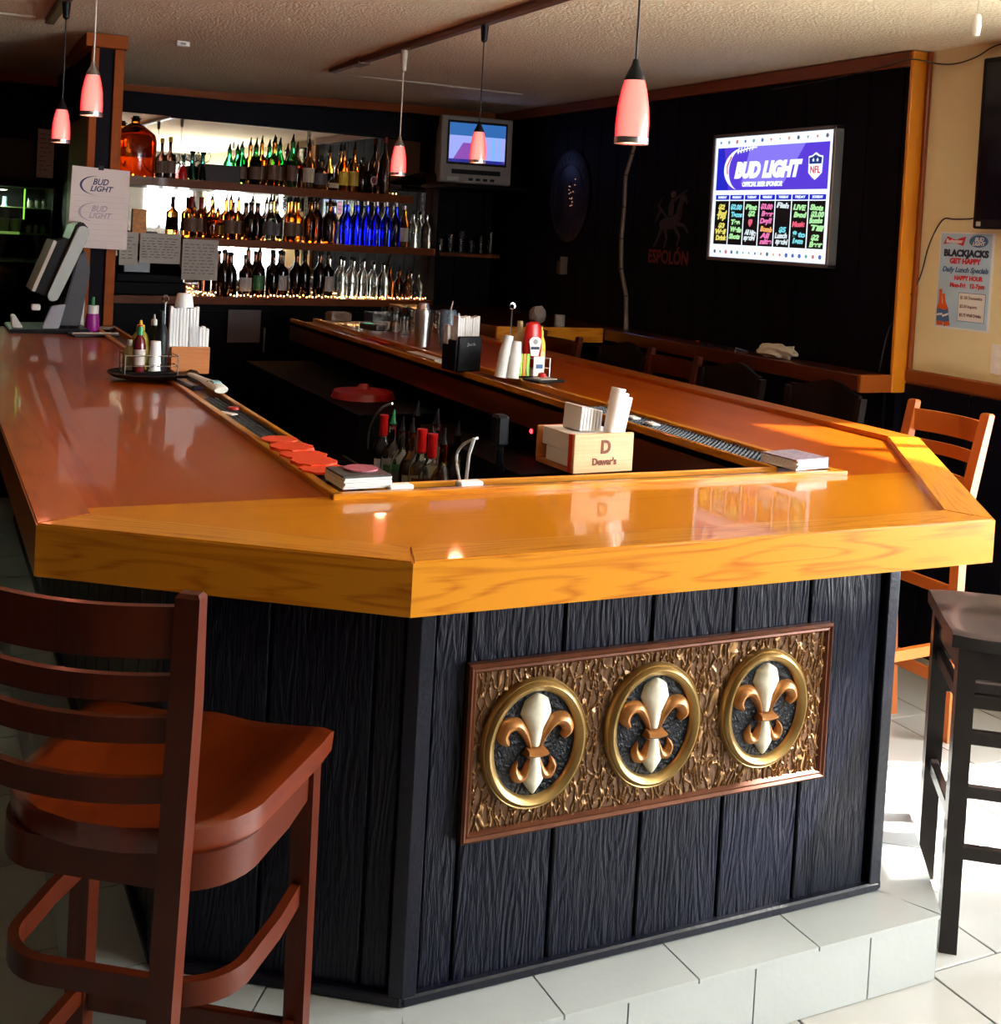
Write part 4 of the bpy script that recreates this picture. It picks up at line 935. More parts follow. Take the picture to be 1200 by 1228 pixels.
BX0, BX1, BY0, BY1 = -SW/2+.04, SW/2-.04, .035, .245
flat('banner', [(BX0, BY0), (BX1, BY0), (BX1, BY1), (BX0, BY1)], .0422, E_purple, sign)
flat('banner_blue', [(BX0, BY0), (BX0+.10, BY0), (BX0+.05, BY1), (BX0, BY1)], .0431, E_blue, sign)
flat('banner_glow', [(BX0+.20, BY0+.03), (BX0+.52, BY0+.03), (BX0+.66, BY1), (BX0+.26, BY1)], .0431, E_violet, sign)
bm = BM(); rg = []
for k in range(25):      # crescent football outline
    a = rad(100+150*k/24); ro, ri = 1.0, 1.0-.17*sin(pi*k/24)
    cx_, cy_ = BX0+.215, .137; rg.append([(cx_+.155*ro*cos(a), cy_+.105*ro*sin(a), .0442), (cx_+.155*ro*cos(a), cy_+.105*ro*sin(a), .0452), (cx_+.155*ri*cos(a)+.012*sin(pi*k/24), cy_+.105*ri*sin(a), .0452), (cx_+.155*ri*cos(a)+.012*sin(pi*k/24), cy_+.105*ri*sin(a), .0442)])
ring_loft(bm, rg); obj('football_crescent', bm, E_white, sign)
bm = BM(); tube(bm, [(BX0+.115+.0, .20, .045), (BX0+.085, .155, .045), (BX0+.09, .115, .045)], .004, 4); obj('red_accent', bm, E_red, sign)
bm = BM(); tube(bm, [(BX0+.16, .222, .045), (BX0+.24, .236, .045), (BX0+.31, .240, .045)], .0035, 4)
for k in range(6): tube(bm, [(BX0+.165+k*.022, .212+k*.003, .045), (BX0+.172+k*.022, .242+k*.001, .045)], .003, 4)
o = obj('football_laces', bm, E_white, sign); o['kind'] = 'stuff'
text('BUD LIGHT', .098, (BX0+.385, .128, .0445), E_white, sign, off=.0075, shear=.25, width=.50)
text('OFFICIAL BEER SPONSOR', .030, (BX0+.36, .062, .0445), E_white, sign, off=.0018, shear=.3, width=.30)
shx, shy = BX1-.085, .138
flat('shield', [(shx-.048, shy+.045), (shx-.025, shy+.048), (shx, shy+.062), (shx+.025, shy+.048), (shx+.048, shy+.045), (shx+.045, shy-.03), (shx+.02, shy-.05), (shx, shy-.062), (shx-.02, shy-.05), (shx-.045, shy-.03)], .0445, E_white, sign)
flat('shield_top', [(shx-.040, shy+.010), (shx+.040, shy+.010), (shx+.042, shy+.038), (shx+.02, shy+.042), (shx, shy+.052), (shx-.02, shy+.042), (shx-.042, shy+.038)], .0455, emis('lit_navy', (.01, .03, .22), 0.54), sign)
text('★ ★', .022, (shx, shy+.026, .0466), E_white, sign)
text('NFL', .044, (shx, shy-.018, .0457), E_red, sign, off=.001, width=.066)
cw = (BX1-BX0)/7
for i, d in enumerate(('SUNDAY', 'MONDAY', 'TUESDAY', 'WEDNESDAY', 'THURSDAY', 'FRIDAY', 'SATURDAY')):
    a = BX0+cw*i+.004; b = BX0+cw*(i+1)-.004; mid = (a+b)/2
    flat('day_header', [(a, -.012), (b, -.012), (b, .012), (a, .012)], .0425, E_blue, sign)
    text(d, .016, (mid, 0, .0437), E_white, sign, off=.0005, width=.07)
    flat('day_column', [(a, -.232), (b, -.232), (b, -.017), (a, -.017)], .0425, E_ink, sign)
NEON = {'y': emis('neon_yellow', (.85, .75, .15), 0.54), 'c': emis('neon_cyan', (.2, .75, .85), 0.54), 'g': emis('neon_green', (.45, .9, .4), 0.54), 'p': emis('neon_pink', (.9, .2, .5), 0.54), 'w': emis('neon_white', (.75, .85, .9), 0.54), 'o': emis('neon_orange', (.95, .45, .15), 0.54), 'r': emis('neon_red', (.85, .12, .2), 0.54)}
WR = [[('$2', 'y', 1), ('Bud', 'y', 2), ('Tap', 'y', 2.6), ('$3', 'y', 4), ('Well', 'y', 5), ('Drink', 'y', 6)], [('$2.00', 'c', 1), ('Tacos', 'c', 2.2), ('Tea', 'g', 3.4), ('Wells', 'g', 4.6), ('Shots', 'g', 5.7)],
      [('Pint', 'g', 1), ('$2', 'g', 2), ('♥', 'r', 3.5), ('All Nite', 'w', 5), ('special', 'w', 5.8)], [('$3.00', 'p', .9), ('Beer', 'p', 2), ('Day!!', 'p', 3.1), ('Bomb', 'o', 4.4), ('All', 'p', 5.4), ('nite', 'p', 6.3)],
      [('Fish', 'w', .7), ('$5', 'c', 4.4), ('Lunch', 'w', 5.3), ('special', 'w', 6.2)], [('LIVE', 'g', 1), ('Band', 'g', 2.1), ('Music', 'r', 3.5), ('9 to', 'c', 5), ('1am', 'c', 6)],
      [('Shots', 'g', 1), ('$3.00', 'g', 2), ('Bombs', 'g', 2.9), ('Till', 'g', 4), ('$2', 'g', 5.4), ('Beer', 'g', 6.4)]]
for i, ws in enumerate(WR):
    mid = BX0+cw*(i+.5)
    for j, (wd, ck, row) in enumerate(ws):
        text(wd, .033, (mid+(.004 if j % 2 else -.003), -.018-row*.0305, .0437), NEON[ck], sign, off=.0018, shear=.2, width=min(.088, .02*len(wd)+.012), rot=(0, 0, rad(-3+2*(j % 3))))
rr = random.Random(3)
for row_y, nn in ((.272, 13), (-.268, 18)):
    for k in range(nn):
        x = BX0+.02+(BX1-BX0-.04)*k/(nn-1); c_ = rr.choice([('icon_red', (.7, .25, .25)), ('icon_blue', (.10, .16, .55)), ('icon_orange', (.8, .45, .25)), ('icon_dark', (.12, .14, .2)), ('icon_teal', (.15, .4, .4))])
        r_ = rr.uniform(.007, .012); nv = rr.choice((3, 5, 6)); a0 = rr.random()*3
        flat('team_icon', [(x+r_*cos(a0+2*pi*q/nv), row_y+r_*sin(a0+2*pi*q/nv)) for q in range(nv)], .0425, emis(c_[0], c_[1], .5), sign)
ld = bpy.data.lights.new('sign_glow', 'AREA'); ld.shape = 'RECTANGLE'; ld.size = .8; ld.size_y = .5; ld.energy = 1.5; ld.color = (.7, .7, 1)
# poster on the yellow wall
po = thing('happy_hour_poster', 'pale blue happy hour poster on the yellow wall', 'poster', mat=wallR(3.452, 1.522, XR-.001))
PW, PH = .274, .385
M_pb = plain('poster_blue', (.42, .62, .80), .6, var=.12, vscale=9); M_pr = plain('poster_red', (.62, .02, .05), .6); M_pn = plain('poster_navy', (.01, .02, .07), .6); M_pt = plain('poster_text_blue', (.05, .14, .35), .6)
M_pw = plain('poster_white', (.75, .78, .80), .6)
flat('border', [(-PW/2, -PH/2), (PW/2, -PH/2), (PW/2, PH/2), (-PW/2, PH/2)], 0, M_pw, po, .001)
flat('field', [(-PW/2+.006, -PH/2+.008), (PW/2-.012, -PH/2+.008), (PW/2-.012, PH/2-.006), (-PW/2+.006, PH/2-.006)], .001, M_pb, po)
flat('bow_tie', [(-.118, .143), (-.098, .175), (-.058, .162), (-.004, .176), (-.016, .138), (-.060, .150)], .0018, M_pr, po); text('Budweiser', .022, (-.062, .156, .0028), M_pw, po, off=.0006, shear=.2, width=.085)
bm = BM(); lathe(bm, [(0, 0), (.046, 0), (.046, .001), (0, .001)], 24, (.060, .158, .0018), 1, .52); obj('oval_logo', bm, M_pt, po)
text('BUD', .022, (.062, .165, .003), M_pw, po, off=.0006, shear=.25, width=.045); text('LIGHT', .020, (.060, .148, .003), M_pw, po, off=.0006, shear=.25, width=.062)
text('BLACKJACKS', .036, (.0, .108, .002), M_pn, po, off=.0022, width=.224); text('GET HAPPY', .028, (-.002, .077, .002), M_pr, po, off=.0016, width=.158)
text('Daily Lunch Specials', .028, (.0, .043, .002), M_pt, po, off=.0010, shear=.3, width=.232); text('HAPPY HOUR', .024, (.02, .011, .002), M_pr, po, off=.0013, width=.142); text('Mon-Fri   12-7pm', .024, (.016, -.018, .002), M_pr, po, off=.0011, width=.172)
for i, (bx, hh) in enumerate(((-.110, .150), (-.072, .135))):
    b_ = empty('printed_bottle'); b_.parent = po; b_.location = (bx, -PH/2+.010, .0018+i*.001); b_.rotation_euler = (0, 0, rad(2+i*10))
    P = [(-.016, 0), (.016, 0), (.016, .07), (.007, .095), (.007, hh-.005), (-.007, hh-.005), (-.007, .095), (-.016, .07)]
    flat('amber_glass', P, 0, plain('printed_amber', (.62, .10, .01), .5, var=.3, vscale=30), b_); flat('printed_label', [(-.016, .018), (.016, .018), (.016, .066), (-.016, .066)], .001, M_pt, b_); flat('printed_stripe', [(-.016, .038), (.016, .042), (.016, .050), (-.016, .046)], .002, M_pw, b_)
flat('price_box', [(-.022, -.158), (.112, -.158), (.112, -.045), (-.022, -.045)], .0018, M_pt, po); flat('price_field', [(-.020, -.156), (.110, -.156), (.110, -.047), (-.020, -.047)], .0024, M_pw, po)
for k, s_ in enumerate(('$1.50 Domestics', '$2.50 Imports', '$2.75 Well Drinks')): text(s_, .017, (-.012, -.065-.034*k, .0035), M_pr if k < 0 else plain('print_grey', (.15, .06, .08), .6), po, off=.0003, align='LEFT', width=.108 if k != 1 else .085)
# cables
def cable(label, pts, r=.003, mat=None):
    t = thing('wall_cable', label, 'cable', (0, 0, 0)); bm = BM(); tube(bm, catmull(pts, 5), r, 5); obj('cord', bm, mat or M_wire, t, smooth=True)
cable('thin black cable curving down the yellow wall beside the poster', [(3.700, 3.31, 1.80), (3.703, 3.42, 1.77), (3.703, 3.52, 1.765), (3.703, 3.58, 1.76), (3.703, 3.64, 1.66), (3.703, 3.68, 1.52), (3.675, 3.73, 1.40), (3.632, 3.76, 1.30), (3.632, 3.80, 1.12)])
cable('thin cable sagging from the top of the orange trim across the yellow wall', [(3.61, 4.6, 2.36), (3.61, 4.2, 2.37), (3.61, 3.85, 2.395), (3.615, 3.72, 2.41), (3.70, 3.66, 2.395), (3.70, 3.56, 2.385), (3.70, 3.46, 2.40), (3.70, 3.36, 2.435), (3.70, 3.2, 2.44)])
# wall television on the right edge, outlet, ceiling hung toggles
t = thing('wall_television', 'black flat television cut off by the right edge of the photo', 'television', mat=wallR(3.03, 2.052, XR-.03))
bm = BM(); box(bm, -.33, .33, -.325, .325, 0, .05, .008, seg=2); obj('housing', bm, M_black, t); bm = BM(); box(bm, -.31, .31, -.29, .305, .05, .052); obj('screen', bm, plain('dark_screen', (.004, .004, .01), .1), t)
bm = BM(); box(bm, -.31, -.29, -.315, -.298, .05, .052); obj('logo_mark', bm, M_silver, t); bm = BM(); box(bm, -.1, .1, -.1, .1, -.03, 0); obj('mount', bm, M_black, t)
t = thing('wall_outlet', 'white outlet plate on the yellow wall above the chair rail', 'outlet', mat=wallR(3.26, 1.235, XR)); bm = BM(); box(bm, -.035, .035, -.057, .057, 0, .005, .001); obj('plate', bm, M_white, t)
for yy in (-.022, .022):
    bm = BM(); box(bm, -.014, .014, yy-.014, yy+.014, .005, .0065, .001); obj('socket', bm, M_foam, t)
for i, (x, y, zb_) in enumerate(((3.05, 2.86, 2.36), (3.10, 2.68, 2.29))):
    t = thing('pull_cord_toggle', '%s white toggle hanging on a cord near the right wall' % ('upper left' if i == 0 else 'lower right'), 'cord pull', (x, y, 0))
    bm = BM(); lathe(bm, [(0, zb_-.035), (.012, zb_-.03), (.016, zb_), (.012, zb_+.035), (.004, zb_+.042), (0, zb_+.042)], 14); obj('toggle', bm, M_white, t, smooth=True); bm = BM(); tube(bm, [(0, 0, zb_+.04), (0, 0, ZC)], .0012, 4); obj('cord', bm, M_whitecord, t)
# round beer tin shield, winged-horse tin, bamboo pole on the dark wall
t = thing('round_tin_sign', 'large round dark blue tin sign on the far dark wall', 'sign', mat=wallR(6.54, 1.87))
M_tin = plain('dark_blue_tin', (.006, .009, .045), .4); M_tin2 = plain('grey_tin_print', (.022, .020, .045), .5)
bm = BM(); lathe(bm, [(0, 0), (.24, 0), (.25, .008), (.24, .014), (0, .010)], 40, (0, 0, 0), 1, 1.15); obj('disc', bm, M_tin, t, smooth=True)
for r_ in (.225, .175, .165):
    bm = BM(); ell_ring(bm, 0, 0, r_, r_*1.15, [(0, .012), (0, .016), (.004, .016), (.004, .012)], 40); obj('printed_ring', bm, M_tin2, t)
for k in range(26):
    a = 2*pi*k/26; bm = BM(); box(bm, -.008, .008, -.014, .014, .012, .016, 0, Matrix.Translation((.20*cos(a), .23*sin(a), 0)) @ Matrix.Rotation(a-pi/2, 4, 'Z')); obj('rim_letter', bm, M_tin2, t)
bm = BM(); relief(bm, [(-.02, -.10), (-.03, -.02), (-.01, .06), (.01, .09)], [.03, .05, .045, .01], .006, .012); obj('crest', bm, M_tin2, t)
for k in range(14):
    bm = BM(); bmesh.ops.create_icosphere(bm, subdivisions=1, radius=.004); o = obj('glint_dot', bm, emis('glint', (.6, .30, .22), 0.432), t); o.location = (.02+.035*cos(k*1.9)*(.4+k/14)+.02, -.06+.012*k*.9-.02*sin(k*2.3), .018)  # glints on the tin, painted as tiny self-glowing balls
t = thing('tequila_tin_sign', 'dark cutout of a winged horse and rider with red letters', 'sign', mat=wallR(5.42, 1.735))
M_horse = plain('horse_grey', (.035, .028, .038), .6, var=.5, vscale=50)
bm = BM(); relief(bm, [(-.10, -.03), (-.04, -.02), (.03, -.015), (.07, .02), (.09, .09), (.12, .12)], [.02, .035, .033, .03, .02, .012], .006, 0); obj('horse_body', bm, M_horse, t)
bm = BM(); relief(bm, [(.08, .11), (.12, .12), (.15, .09)], [.014, .018, .010], .006, 0); obj('horse_head', bm, M_horse, t)
for (a, b, c_) in (((-.08, -.05), (-.12, -.11), (-.15, -.15)), ((-.05, -.05), (-.03, -.10), (-.05, -.155)), ((.04, -.04), (.09, -.09), (.07, -.14)), ((.06, -.02), (.13, -.03), (.17, -.07))):
    bm = BM(); relief(bm, [a, b, c_], [.014, .009, .006], .005, 0); obj('horse_leg', bm, M_horse, t)
for k in range(7):
    bm = BM(); relief(bm, [(-.03, .01), (-.09-.006*k, .05+.005*k), (-.15+.012*k, -.02+.024*k)], [.008, .010, .003], .004, .002); obj('wing_feather', bm, M_horse, t)
bm = BM(); relief(bm, [(.0, .02), (.0, .07), (.01, .11)], [.022, .026, .012], .008, .001); obj('rider_body', bm, M_horse, t)
bm = BM(); lathe(bm, [(0, 0), (.020, 0), (.018, .010), (0, .014)], 14, (.02, .135, 0)); obj('rider_head', bm, plain('bone', (.12, .10, .10), .6), t)
bm = BM(); relief(bm, [(.02, .10), (.08, .13), (.15, .16)], [.010, .008, .005], .005, .002); obj('rider_arm', bm, M_horse, t)
text('ESPOLÓN', .10, (-.005, -.205, .002), plain('dark_red_print', (.16, .006, .006), .5), t, off=.003, width=.38)
t = thing('bamboo_pole', 'tall crooked bamboo pole leaning against the dark wall', 'pole', (0, 0, 0))
bp = [(3.60, 5.74, 1.114), (3.60, 5.76, 1.30), (3.60, 5.83, 1.45), (3.60, 5.845, 1.62), (3.60, 5.835, 1.80), (3.60, 5.84, 1.98), (3.61, 5.80, 2.10), (3.62, 5.79, 2.17)]
bm = BM(); tube(bm, bp, [.014, .013, .013, .013, .012, .012, .011, .010], 8); obj('stalk', bm, M_bamboo, t, smooth=True)
for q in bp[1:-1]:
    bm = BM(); tube(bm, [(q[0], q[1], q[2]-.004), (q[0], q[1], q[2]+.004)], .016, 8); obj('node', bm, M_wire, t)
t = thing('wall_outlet', 'small beige outlet box low on the far dark wall', 'outlet', mat=wallR(6.57, 1.43)); bm = BM(); box(bm, -.04, .04, -.05, .03, 0, .03, .002); obj('plate', bm, plain('beige_box', (.10, .085, .06), .6), t); bm = BM(); box(bm, .03, .045, -.05, .06, 0, .05, .002); obj('side_cover', bm, plain('beige_box2', (.2, .17, .12), .6), t)
# things on the ledge and the back counter
t = thing('bar_rag', 'crumpled beige cloth lying on the wall ledge', 'cloth', (3.55, 4.36, 1.114)); bm = BM(); bmesh.ops.create_icosphere(bm, subdivisions=3, radius=1)
for v in bm.verts:
    q = v.co.copy(); k_ = 1+.35*noise.noise(q*2.2)+.18*noise.noise(q*5); v.co = Vector((q.x*.06*k_, q.y*.11*k_, max(0, .028+q.z*.035*k_)))
obj('cloth', bm, M_cloth, t, smooth=True)
for i, (y, mt, lb) in enumerate(((4.62, M_chrome, 'silver'), (4.78, M_black, 'black'), (4.93, M_orangecard, 'orange-tipped'))):
    t = thing('pen', '%s pen lying beside the cloth on the wall ledge' % lb, 'pen', (3.55, y, 1.120)); bm = BM(); tube(bm, [(-.02, -.07, 0), (.02, .07, 0)], .005, 6); obj('barrel', bm, M_black if i != 0 else M_steel, t); bm = BM(); tube(bm, [(.02, .07, 0), (.025, .09, 0)], .007, 6); obj('tip', bm, mt, t)
for i, (x, y, r_, mt) in enumerate(((3.16, 5.98, .026, 'wadded paper'), (3.26, 5.90, .03, 'folded roll'))):
    t = thing('paper_lump', 'pale %s on the far corner counter' % mt, 'paper', (x, y, 1.114)); bm = BM()
    if i == 0:
        bmesh.ops.create_icosphere(bm, subdivisions=2, radius=1)
        for v in bm.verts: q = v.co.copy(); k_ = 1+.5*noise.noise(q*3); v.co = Vector((q.x*.045*k_, q.y*.045*k_, .05+q.z*.05*k_))
    else: lathe(bm, [(0, 0), (r_, 0), (r_, .06), (0, .06)], 14)
    obj('paper', bm, plain('dim_white', (.35, .32, .28), .8), t, smooth=True)

# ================================================================== LEFT END: calendar sheet, terminal, cooler
pc = thing('hanging_calendar_sheet', 'white beer calendar sheet clipped to the partition post', 'poster', mat=wallM((.768, 5.905, 1.622), (1, .02, -.02), (0, 0, 1)))
M_sheet = plain('sheet_white', (.62, .56, .54), .75); M_ghost = plain('ghost_print', (.36, .30, .36), .75); M_inkblue = plain('ink_blue_black', (.02, .02, .10), .6)
flat('sheet', [(-.132, -.188), (.136, -.190), (.132, .184), (-.128, .190)], 0, M_sheet, pc, .0012)
for zc_, mt in ((.105, M_inkblue), (-.02, M_ghost)):
    bm = BM(); rg = []
    for k in range(19):
        a = rad(80+190*k/18); w_ = .12*sin(pi*k/18); rg.append([(-.02+.072*cos(a), zc_+.044*sin(a), .0014), (-.02+.072*cos(a), zc_+.044*sin(a), .002), (-.018+.072*(1-w_)*cos(a), zc_+.044*(1-w_)*sin(a), .002), (-.018+.072*(1-w_)*cos(a), zc_+.044*(1-w_)*sin(a), .0014)])
    ring_loft(bm, rg); obj('logo_swoosh', bm, mt, pc)
    text('BUD', .040, (.0, zc_+.016, .0016), mt, pc, off=.0008, shear=.3, width=.072); text('LIGHT', .036, (.004, zc_-.016, .0016), mt, pc, off=.0008, shear=.3, width=.105)
flat('corner_triangle', [(-.125, -.180), (-.088, -.182), (-.104, -.155)], .0014, plain('triangle_blue', (.12, .12, .38), .6), pc)
for k in range(9):
    flat('calendar_line', [(-.11, .055-.026*k), (.12, .055-.026*k), (.12, .0558-.026*k), (-.11, .0558-.026*k)], .0013, M_ghost, pc)
bm = BM(); box(bm, -.012, .012, .178, .200, -.003, .008, .002); obj('binder_clip', bm, M_black, pc); bm = BM(); tube(bm, [(-.008, .198, .003), (-.008, .215, .003), (.008, .215, .003), (.008, .198, .003)], .0015, 5); obj('clip_wire', bm, M_black, pc)

T0 = ZS
pos = thing('pos_terminal', 'tilted touchscreen till terminal seen from its silver side at the left', 'till terminal', (.54, 5.62, T0))
def xz_prism(name, pts, y0, y1, mat, parent, bev=0, smooth=False):
    bm = BM(); prism(bm, [(q[0], -q[1]) for q in pts], y0, y1, Matrix.Rotation(rad(-90), 4, 'X') @ Matrix.Identity(4)); 
    for v in bm.verts: v.co = Vector((v.co.x, v.co.y, v.co.z))
    if bev: bmesh.ops.bevel(bm, geom=bm.edges[:], offset=bev, segments=2, affect='EDGES')
    return obj(name, bm, mat, parent, smooth=smooth)
xz_prism('display_back', [(-.02, .16), (.03, .15), (.15, .42), (.155, .47), (.125, .50), (.10, .49)], .01, .32, M_black, pos, .006)
P = []
for k in range(9): a = rad(155-180+180*k/8-0); P.append((.128+.028*cos(a+rad(0)), .452+.028*sin(a)))
for k in range(9): a = rad(155+180*k/8); P.append((.015+.024*cos(a), .165+.024*sin(a)))
P.insert(0, (.085, .27))
xz_prism('silver_side', P, -.008, .012, plain('pale_silver_plastic', (.36, .42, .40), .4), pos, .004, True)
xz_prism('front_bezel', [(-.075, .185), (-.060, .182), (.022, .405), (.008, .412)], .0, .31, plain('bezel_grey', (.45, .42, .36), .5), pos, .002)
xz_prism('display_glass', [(-.058, .180), (.0, .155), (.115, .43), (.024, .408)], .02, .30, M_black, pos, .002)
xz_prism('stand_neck', [(.05, .03), (.14, .03), (.175, .28), (.15, .37), (.115, .33)], .06, .26, plain('stand_grey', (.05, .055, .065), .35), pos, .006)
xz_prism('silver_foot', [(-.025, .02), (.045, .02), (.07, .13), (.01, .12)], .0, .04, plain('foot_silver', (.30, .32, .36), .35), pos, .004)
xz_prism('base', [(-.16, .0), (.18, .0), (.17, .022), (-.16, .018)], -.03, .33, M_black, pos, .004)
xz_prism('card_reader', [(-.145, .02), (-.10, .02), (-.135, .075), (-.15, .07)], .02, .12, plain('reader_white', (.5, .5, .48), .4), pos, .003)
xz_prism('printer_slot', [(-.07, .10), (-.035, .10), (-.035, .125), (-.07, .125)], .0, .05, M_white, pos, .003)
for i, (x, y, h, mt, mc, lb) in enumerate(((.635, 5.78, .10, M_chrome, M_chrome, 'slim chrome shaker'), (.735, 5.70, .10, plain('purple_berry_label', (.30, .01, .25), .4, var=.7, vscale=30), M_white, 'purple-labelled drink bottle with white cap'), (.70, 5.84, .16, M_white, M_white, 'thin white-topped bottle'))):
    t = thing('counter_bottle', '%s beside the till terminal' % lb, 'bottle', (x, y, T0)); bm = BM()
    if i == 1: lathe(bm, [(0, 0), (.028, 0), (.032, .02), (.030, .06), (.024, .09), (0, .09)], 16)
    else: lathe(bm, [(0, 0), (.016, 0), (.016, h), (0, h)], 12)
    obj('body', bm, mt, t, smooth=True); bm = BM(); lathe(bm, [(0, h-.015), (.026 if i == 1 else .012, h-.015), (.026 if i == 1 else .010, h+.022), (0, h+.022)], 12); obj('cap', bm, mc, t, smooth=True)
    if i == 1: bm = BM(); lathe(bm, [(0, h+.02), (.008, h+.02), (.006, h+.06), (0, h+.06)], 8); obj('green_nozzle', bm, M_green, t, smooth=True)
t = thing('check_tray', 'small black check folder with silver pens near the terminal', 'folder', (.72, 5.52, T0), rad(10)); bm = BM(); box(bm, -.10, .10, -.05, .05, 0, .012, .003); obj('folder', bm, M_black, t); bm = BM(); tube(bm, [(-.11, -.055, .016), (.09, -.058, .016)], .006, 8); obj('silver_pen', bm, M_steel, t)
t = thing('check_tray', 'second black folder with glossy cards toward the niche', 'folder', (.80, 5.78, T0), rad(-20)); bm = BM(); box(bm, -.04, .045, -.09, .09, 0, .012, .003); obj('folder', bm, M_black, t); bm = BM(); box(bm, -.03, .03, -.05, .07, .012, .014); obj('card', bm, M_silver, t)
# cooler and things on the far left wall
ck = thing('glass_door_cooler', 'glass-fronted drinks cooler with green light at the far left', 'cooler', (0, 0, 0))
bm = BM(); box(bm, -.1, .70, YB-.03, YB-.012, 0, 1.75); obj('back_panel', bm, M_dark, ck)
for (x0, x1) in ((-.12, -.09), (.68, .705)):
    bm = BM(); box(bm, x0, x1, 7.10, YB-.012, 0, 1.75); obj('side_panel', bm, M_dark, ck)
sub('top_panel', M_dark, -.12, .705, 7.10, YB-.012, 1.72, 1.755, parent=ck); sub('bottom_panel', M_dark, -.12, .705, 7.10, YB-.012, 0, .9, parent=ck)
for z in (1.30, 1.455, 1.60): sub('wire_shelf', plain('shelf_green_white', (.20, .28, .10), .5), -.09, .68, 7.20, YB-.03, z, z+.008, parent=ck)
sub('light_tube', emis('green_tube', (.35, .9, .05), 0.648), .530, .538, 7.14, 7.15, 1.54, 1.71, parent=ck)
sub('shelf_light', emis('green_shelf_light', (.30, .55, .10), 0.243), -.09, .52, 7.19, 7.198, 1.455, 1.470, parent=ck)
sub('glass_door', glass('cooler_glass', (.8, .9, .85), 0.02, 1.05), -.09, .68, 7.105, 7.112, .9, 1.72, parent=ck)
ld = bpy.data.lights.new('cooler_glow', 'AREA'); ld.size = .3; ld.energy = 7; ld.color = (.85, 1, .7); lo = bpy.data.objects.new('cooler_glow', ld); lo.location = (.3, 7.35, 1.70); lo.parent = ck; COL.objects.link(lo)
jarY = [(.44, 'pale yellow', (.5, .5, .12)), (.505, 'greenish yellow', (.4, .45, .10))]
for i, (x, nm_, c_) in enumerate(jarY):
    t = thing('sauce_tub', '%s tub in the cooler at the %s' % (nm_, 'left' if i == 0 else 'right'), 'tub', (x, 7.30, 1.4635)); bm = BM(); lathe(bm, [(0, 0), (.026, 0), (.030, .07), (0, .07)], 14); obj('tub', bm, plain('tub_%d' % i, c_, .5), t, smooth=True); bm = BM(); lathe(bm, [(0, .07), (.031, .07), (.031, .08), (0, .08)], 14); obj('lid', bm, M_white, t)
for i in range(6):
    row = i//3; x = .575+.037*(i % 3)
    t = thing('cooler_jar', '%s small jar on the %s cooler shelf' % (('left', 'middle', 'right')[i % 3], 'upper' if row else 'lower'), 'jar', (x, 7.28, 1.6085 if row else 1.4635), 0, 'small jars in the cooler'); bm = BM(); lathe(bm, [(0, 0), (.015, 0), (.016, .03), (.012, .042), (0, .042)], 10); obj('jar', bm, plain('jar_grey', (.25, .24, .22), .3), t, smooth=True); bm = BM(); lathe(bm, [(0, .042), (.013, .042), (.013, .052), (0, .052)], 10); obj('lid', bm, M_chrome, t)
t = thing('cooler_bottle', 'blue-white bottle standing in the cooler behind the tubs', 'bottle', (.45, 7.42, 1.4635)); bm = BM(); lathe(bm, [(0, 0), (.03, 0), (.03, .12), (.012, .16), (.012, .2), (0, .2)], 14); obj('bottle_body', bm, plain('blue_white', (.12, .22, .28), .4), t, smooth=True)
t = thing('wall_cupboard', 'dull brown cupboard above the cooler', 'cupboard', (0, 0, 0)); sub('body', plain('dull_brown', (.028, .024, .016), .7), -.3, .60, 7.45, YB-.012, 1.765, 2.0, parent=t); sub('door_panel', plain('dull_brown', (.028, .024, .016), .7), -.28, .59, 7.435, 7.449, 1.775, 1.99, parent=t)
notice('white notice sheet on the wall left of the partition', .612, .703, 1.785, 2.065, 9, y=7.42, mat=plain('sheet_dim', (.55, .50, .45), .8))

# ================================================================== ON THE BAR
def napkin_block(root, x0, x1, y0, y1, z0, z1, M=None, mat=None, name='napkins', n=10):
    """folded napkins standing as a fan of leaves"""
    for k in range(n):
        a = x0+(x1-x0)*k/n; b = x0+(x1-x0)*(k+1)/n; bm = BM(); box(bm, a+.0006, b-.0006, y0+.001*(k % 3), y1-.0015*((k*2) % 3), z0, z1-.0025*((k*7) % 4), .001, M); obj(name, bm, mat or M_napkin, root)
# front napkin caddy with carved letters
nb = thing('napkin_caddy', 'pale wooden napkin box with a carved D at the front edge of the bar', 'napkin box', (1.433, 2.352, T-.002), rad(3))
bm = BM(); box(bm, -.082, .082, -.004, .006, 0, .090, .002); obj('front_panel', bm, M_boxwood, nb)
bm = BM(); box(bm, -.082, .082, .155, .163, .0, .085, .002); obj('back_panel', bm, M_boxwood2, nb)
bm = BM(); box(bm, -.082, .082, .006, .155, 0, .008); obj('bottom_panel', bm, M_boxwood2, nb)
bm = BM(); box(bm, -.082, -.078, .006, .020, .0, .088); obj('corner_post', bm, M_red, nb); bm = BM(); box(bm, .0, .004, .01, .155, .008, .08); obj('divider', bm, M_boxwood2, nb)
napkin_block(nb, -.076, .070, .016, .145, .045, .086, name='napkin', n=1); napkin_block(nb, -.074, .02, .012, .13, .010, .044, name='napkin', n=1)
Mr = Matrix.Translation((.010, .06, .085)) @ Matrix.Rotation(rad(4), 4, 'Y')
for k in range(7):
    bm = BM(); box(bm, -.052+.010*k, -.044+.010*k, -.02+.002*k, .055-.003*k, 0, .058-.0015*k, .0015, Mr); obj('short_napkin', bm, M_napkin, nb)
Mr = Matrix.Translation((.042, .022, .085)) @ Matrix.Rotation(rad(10), 4, 'Y')
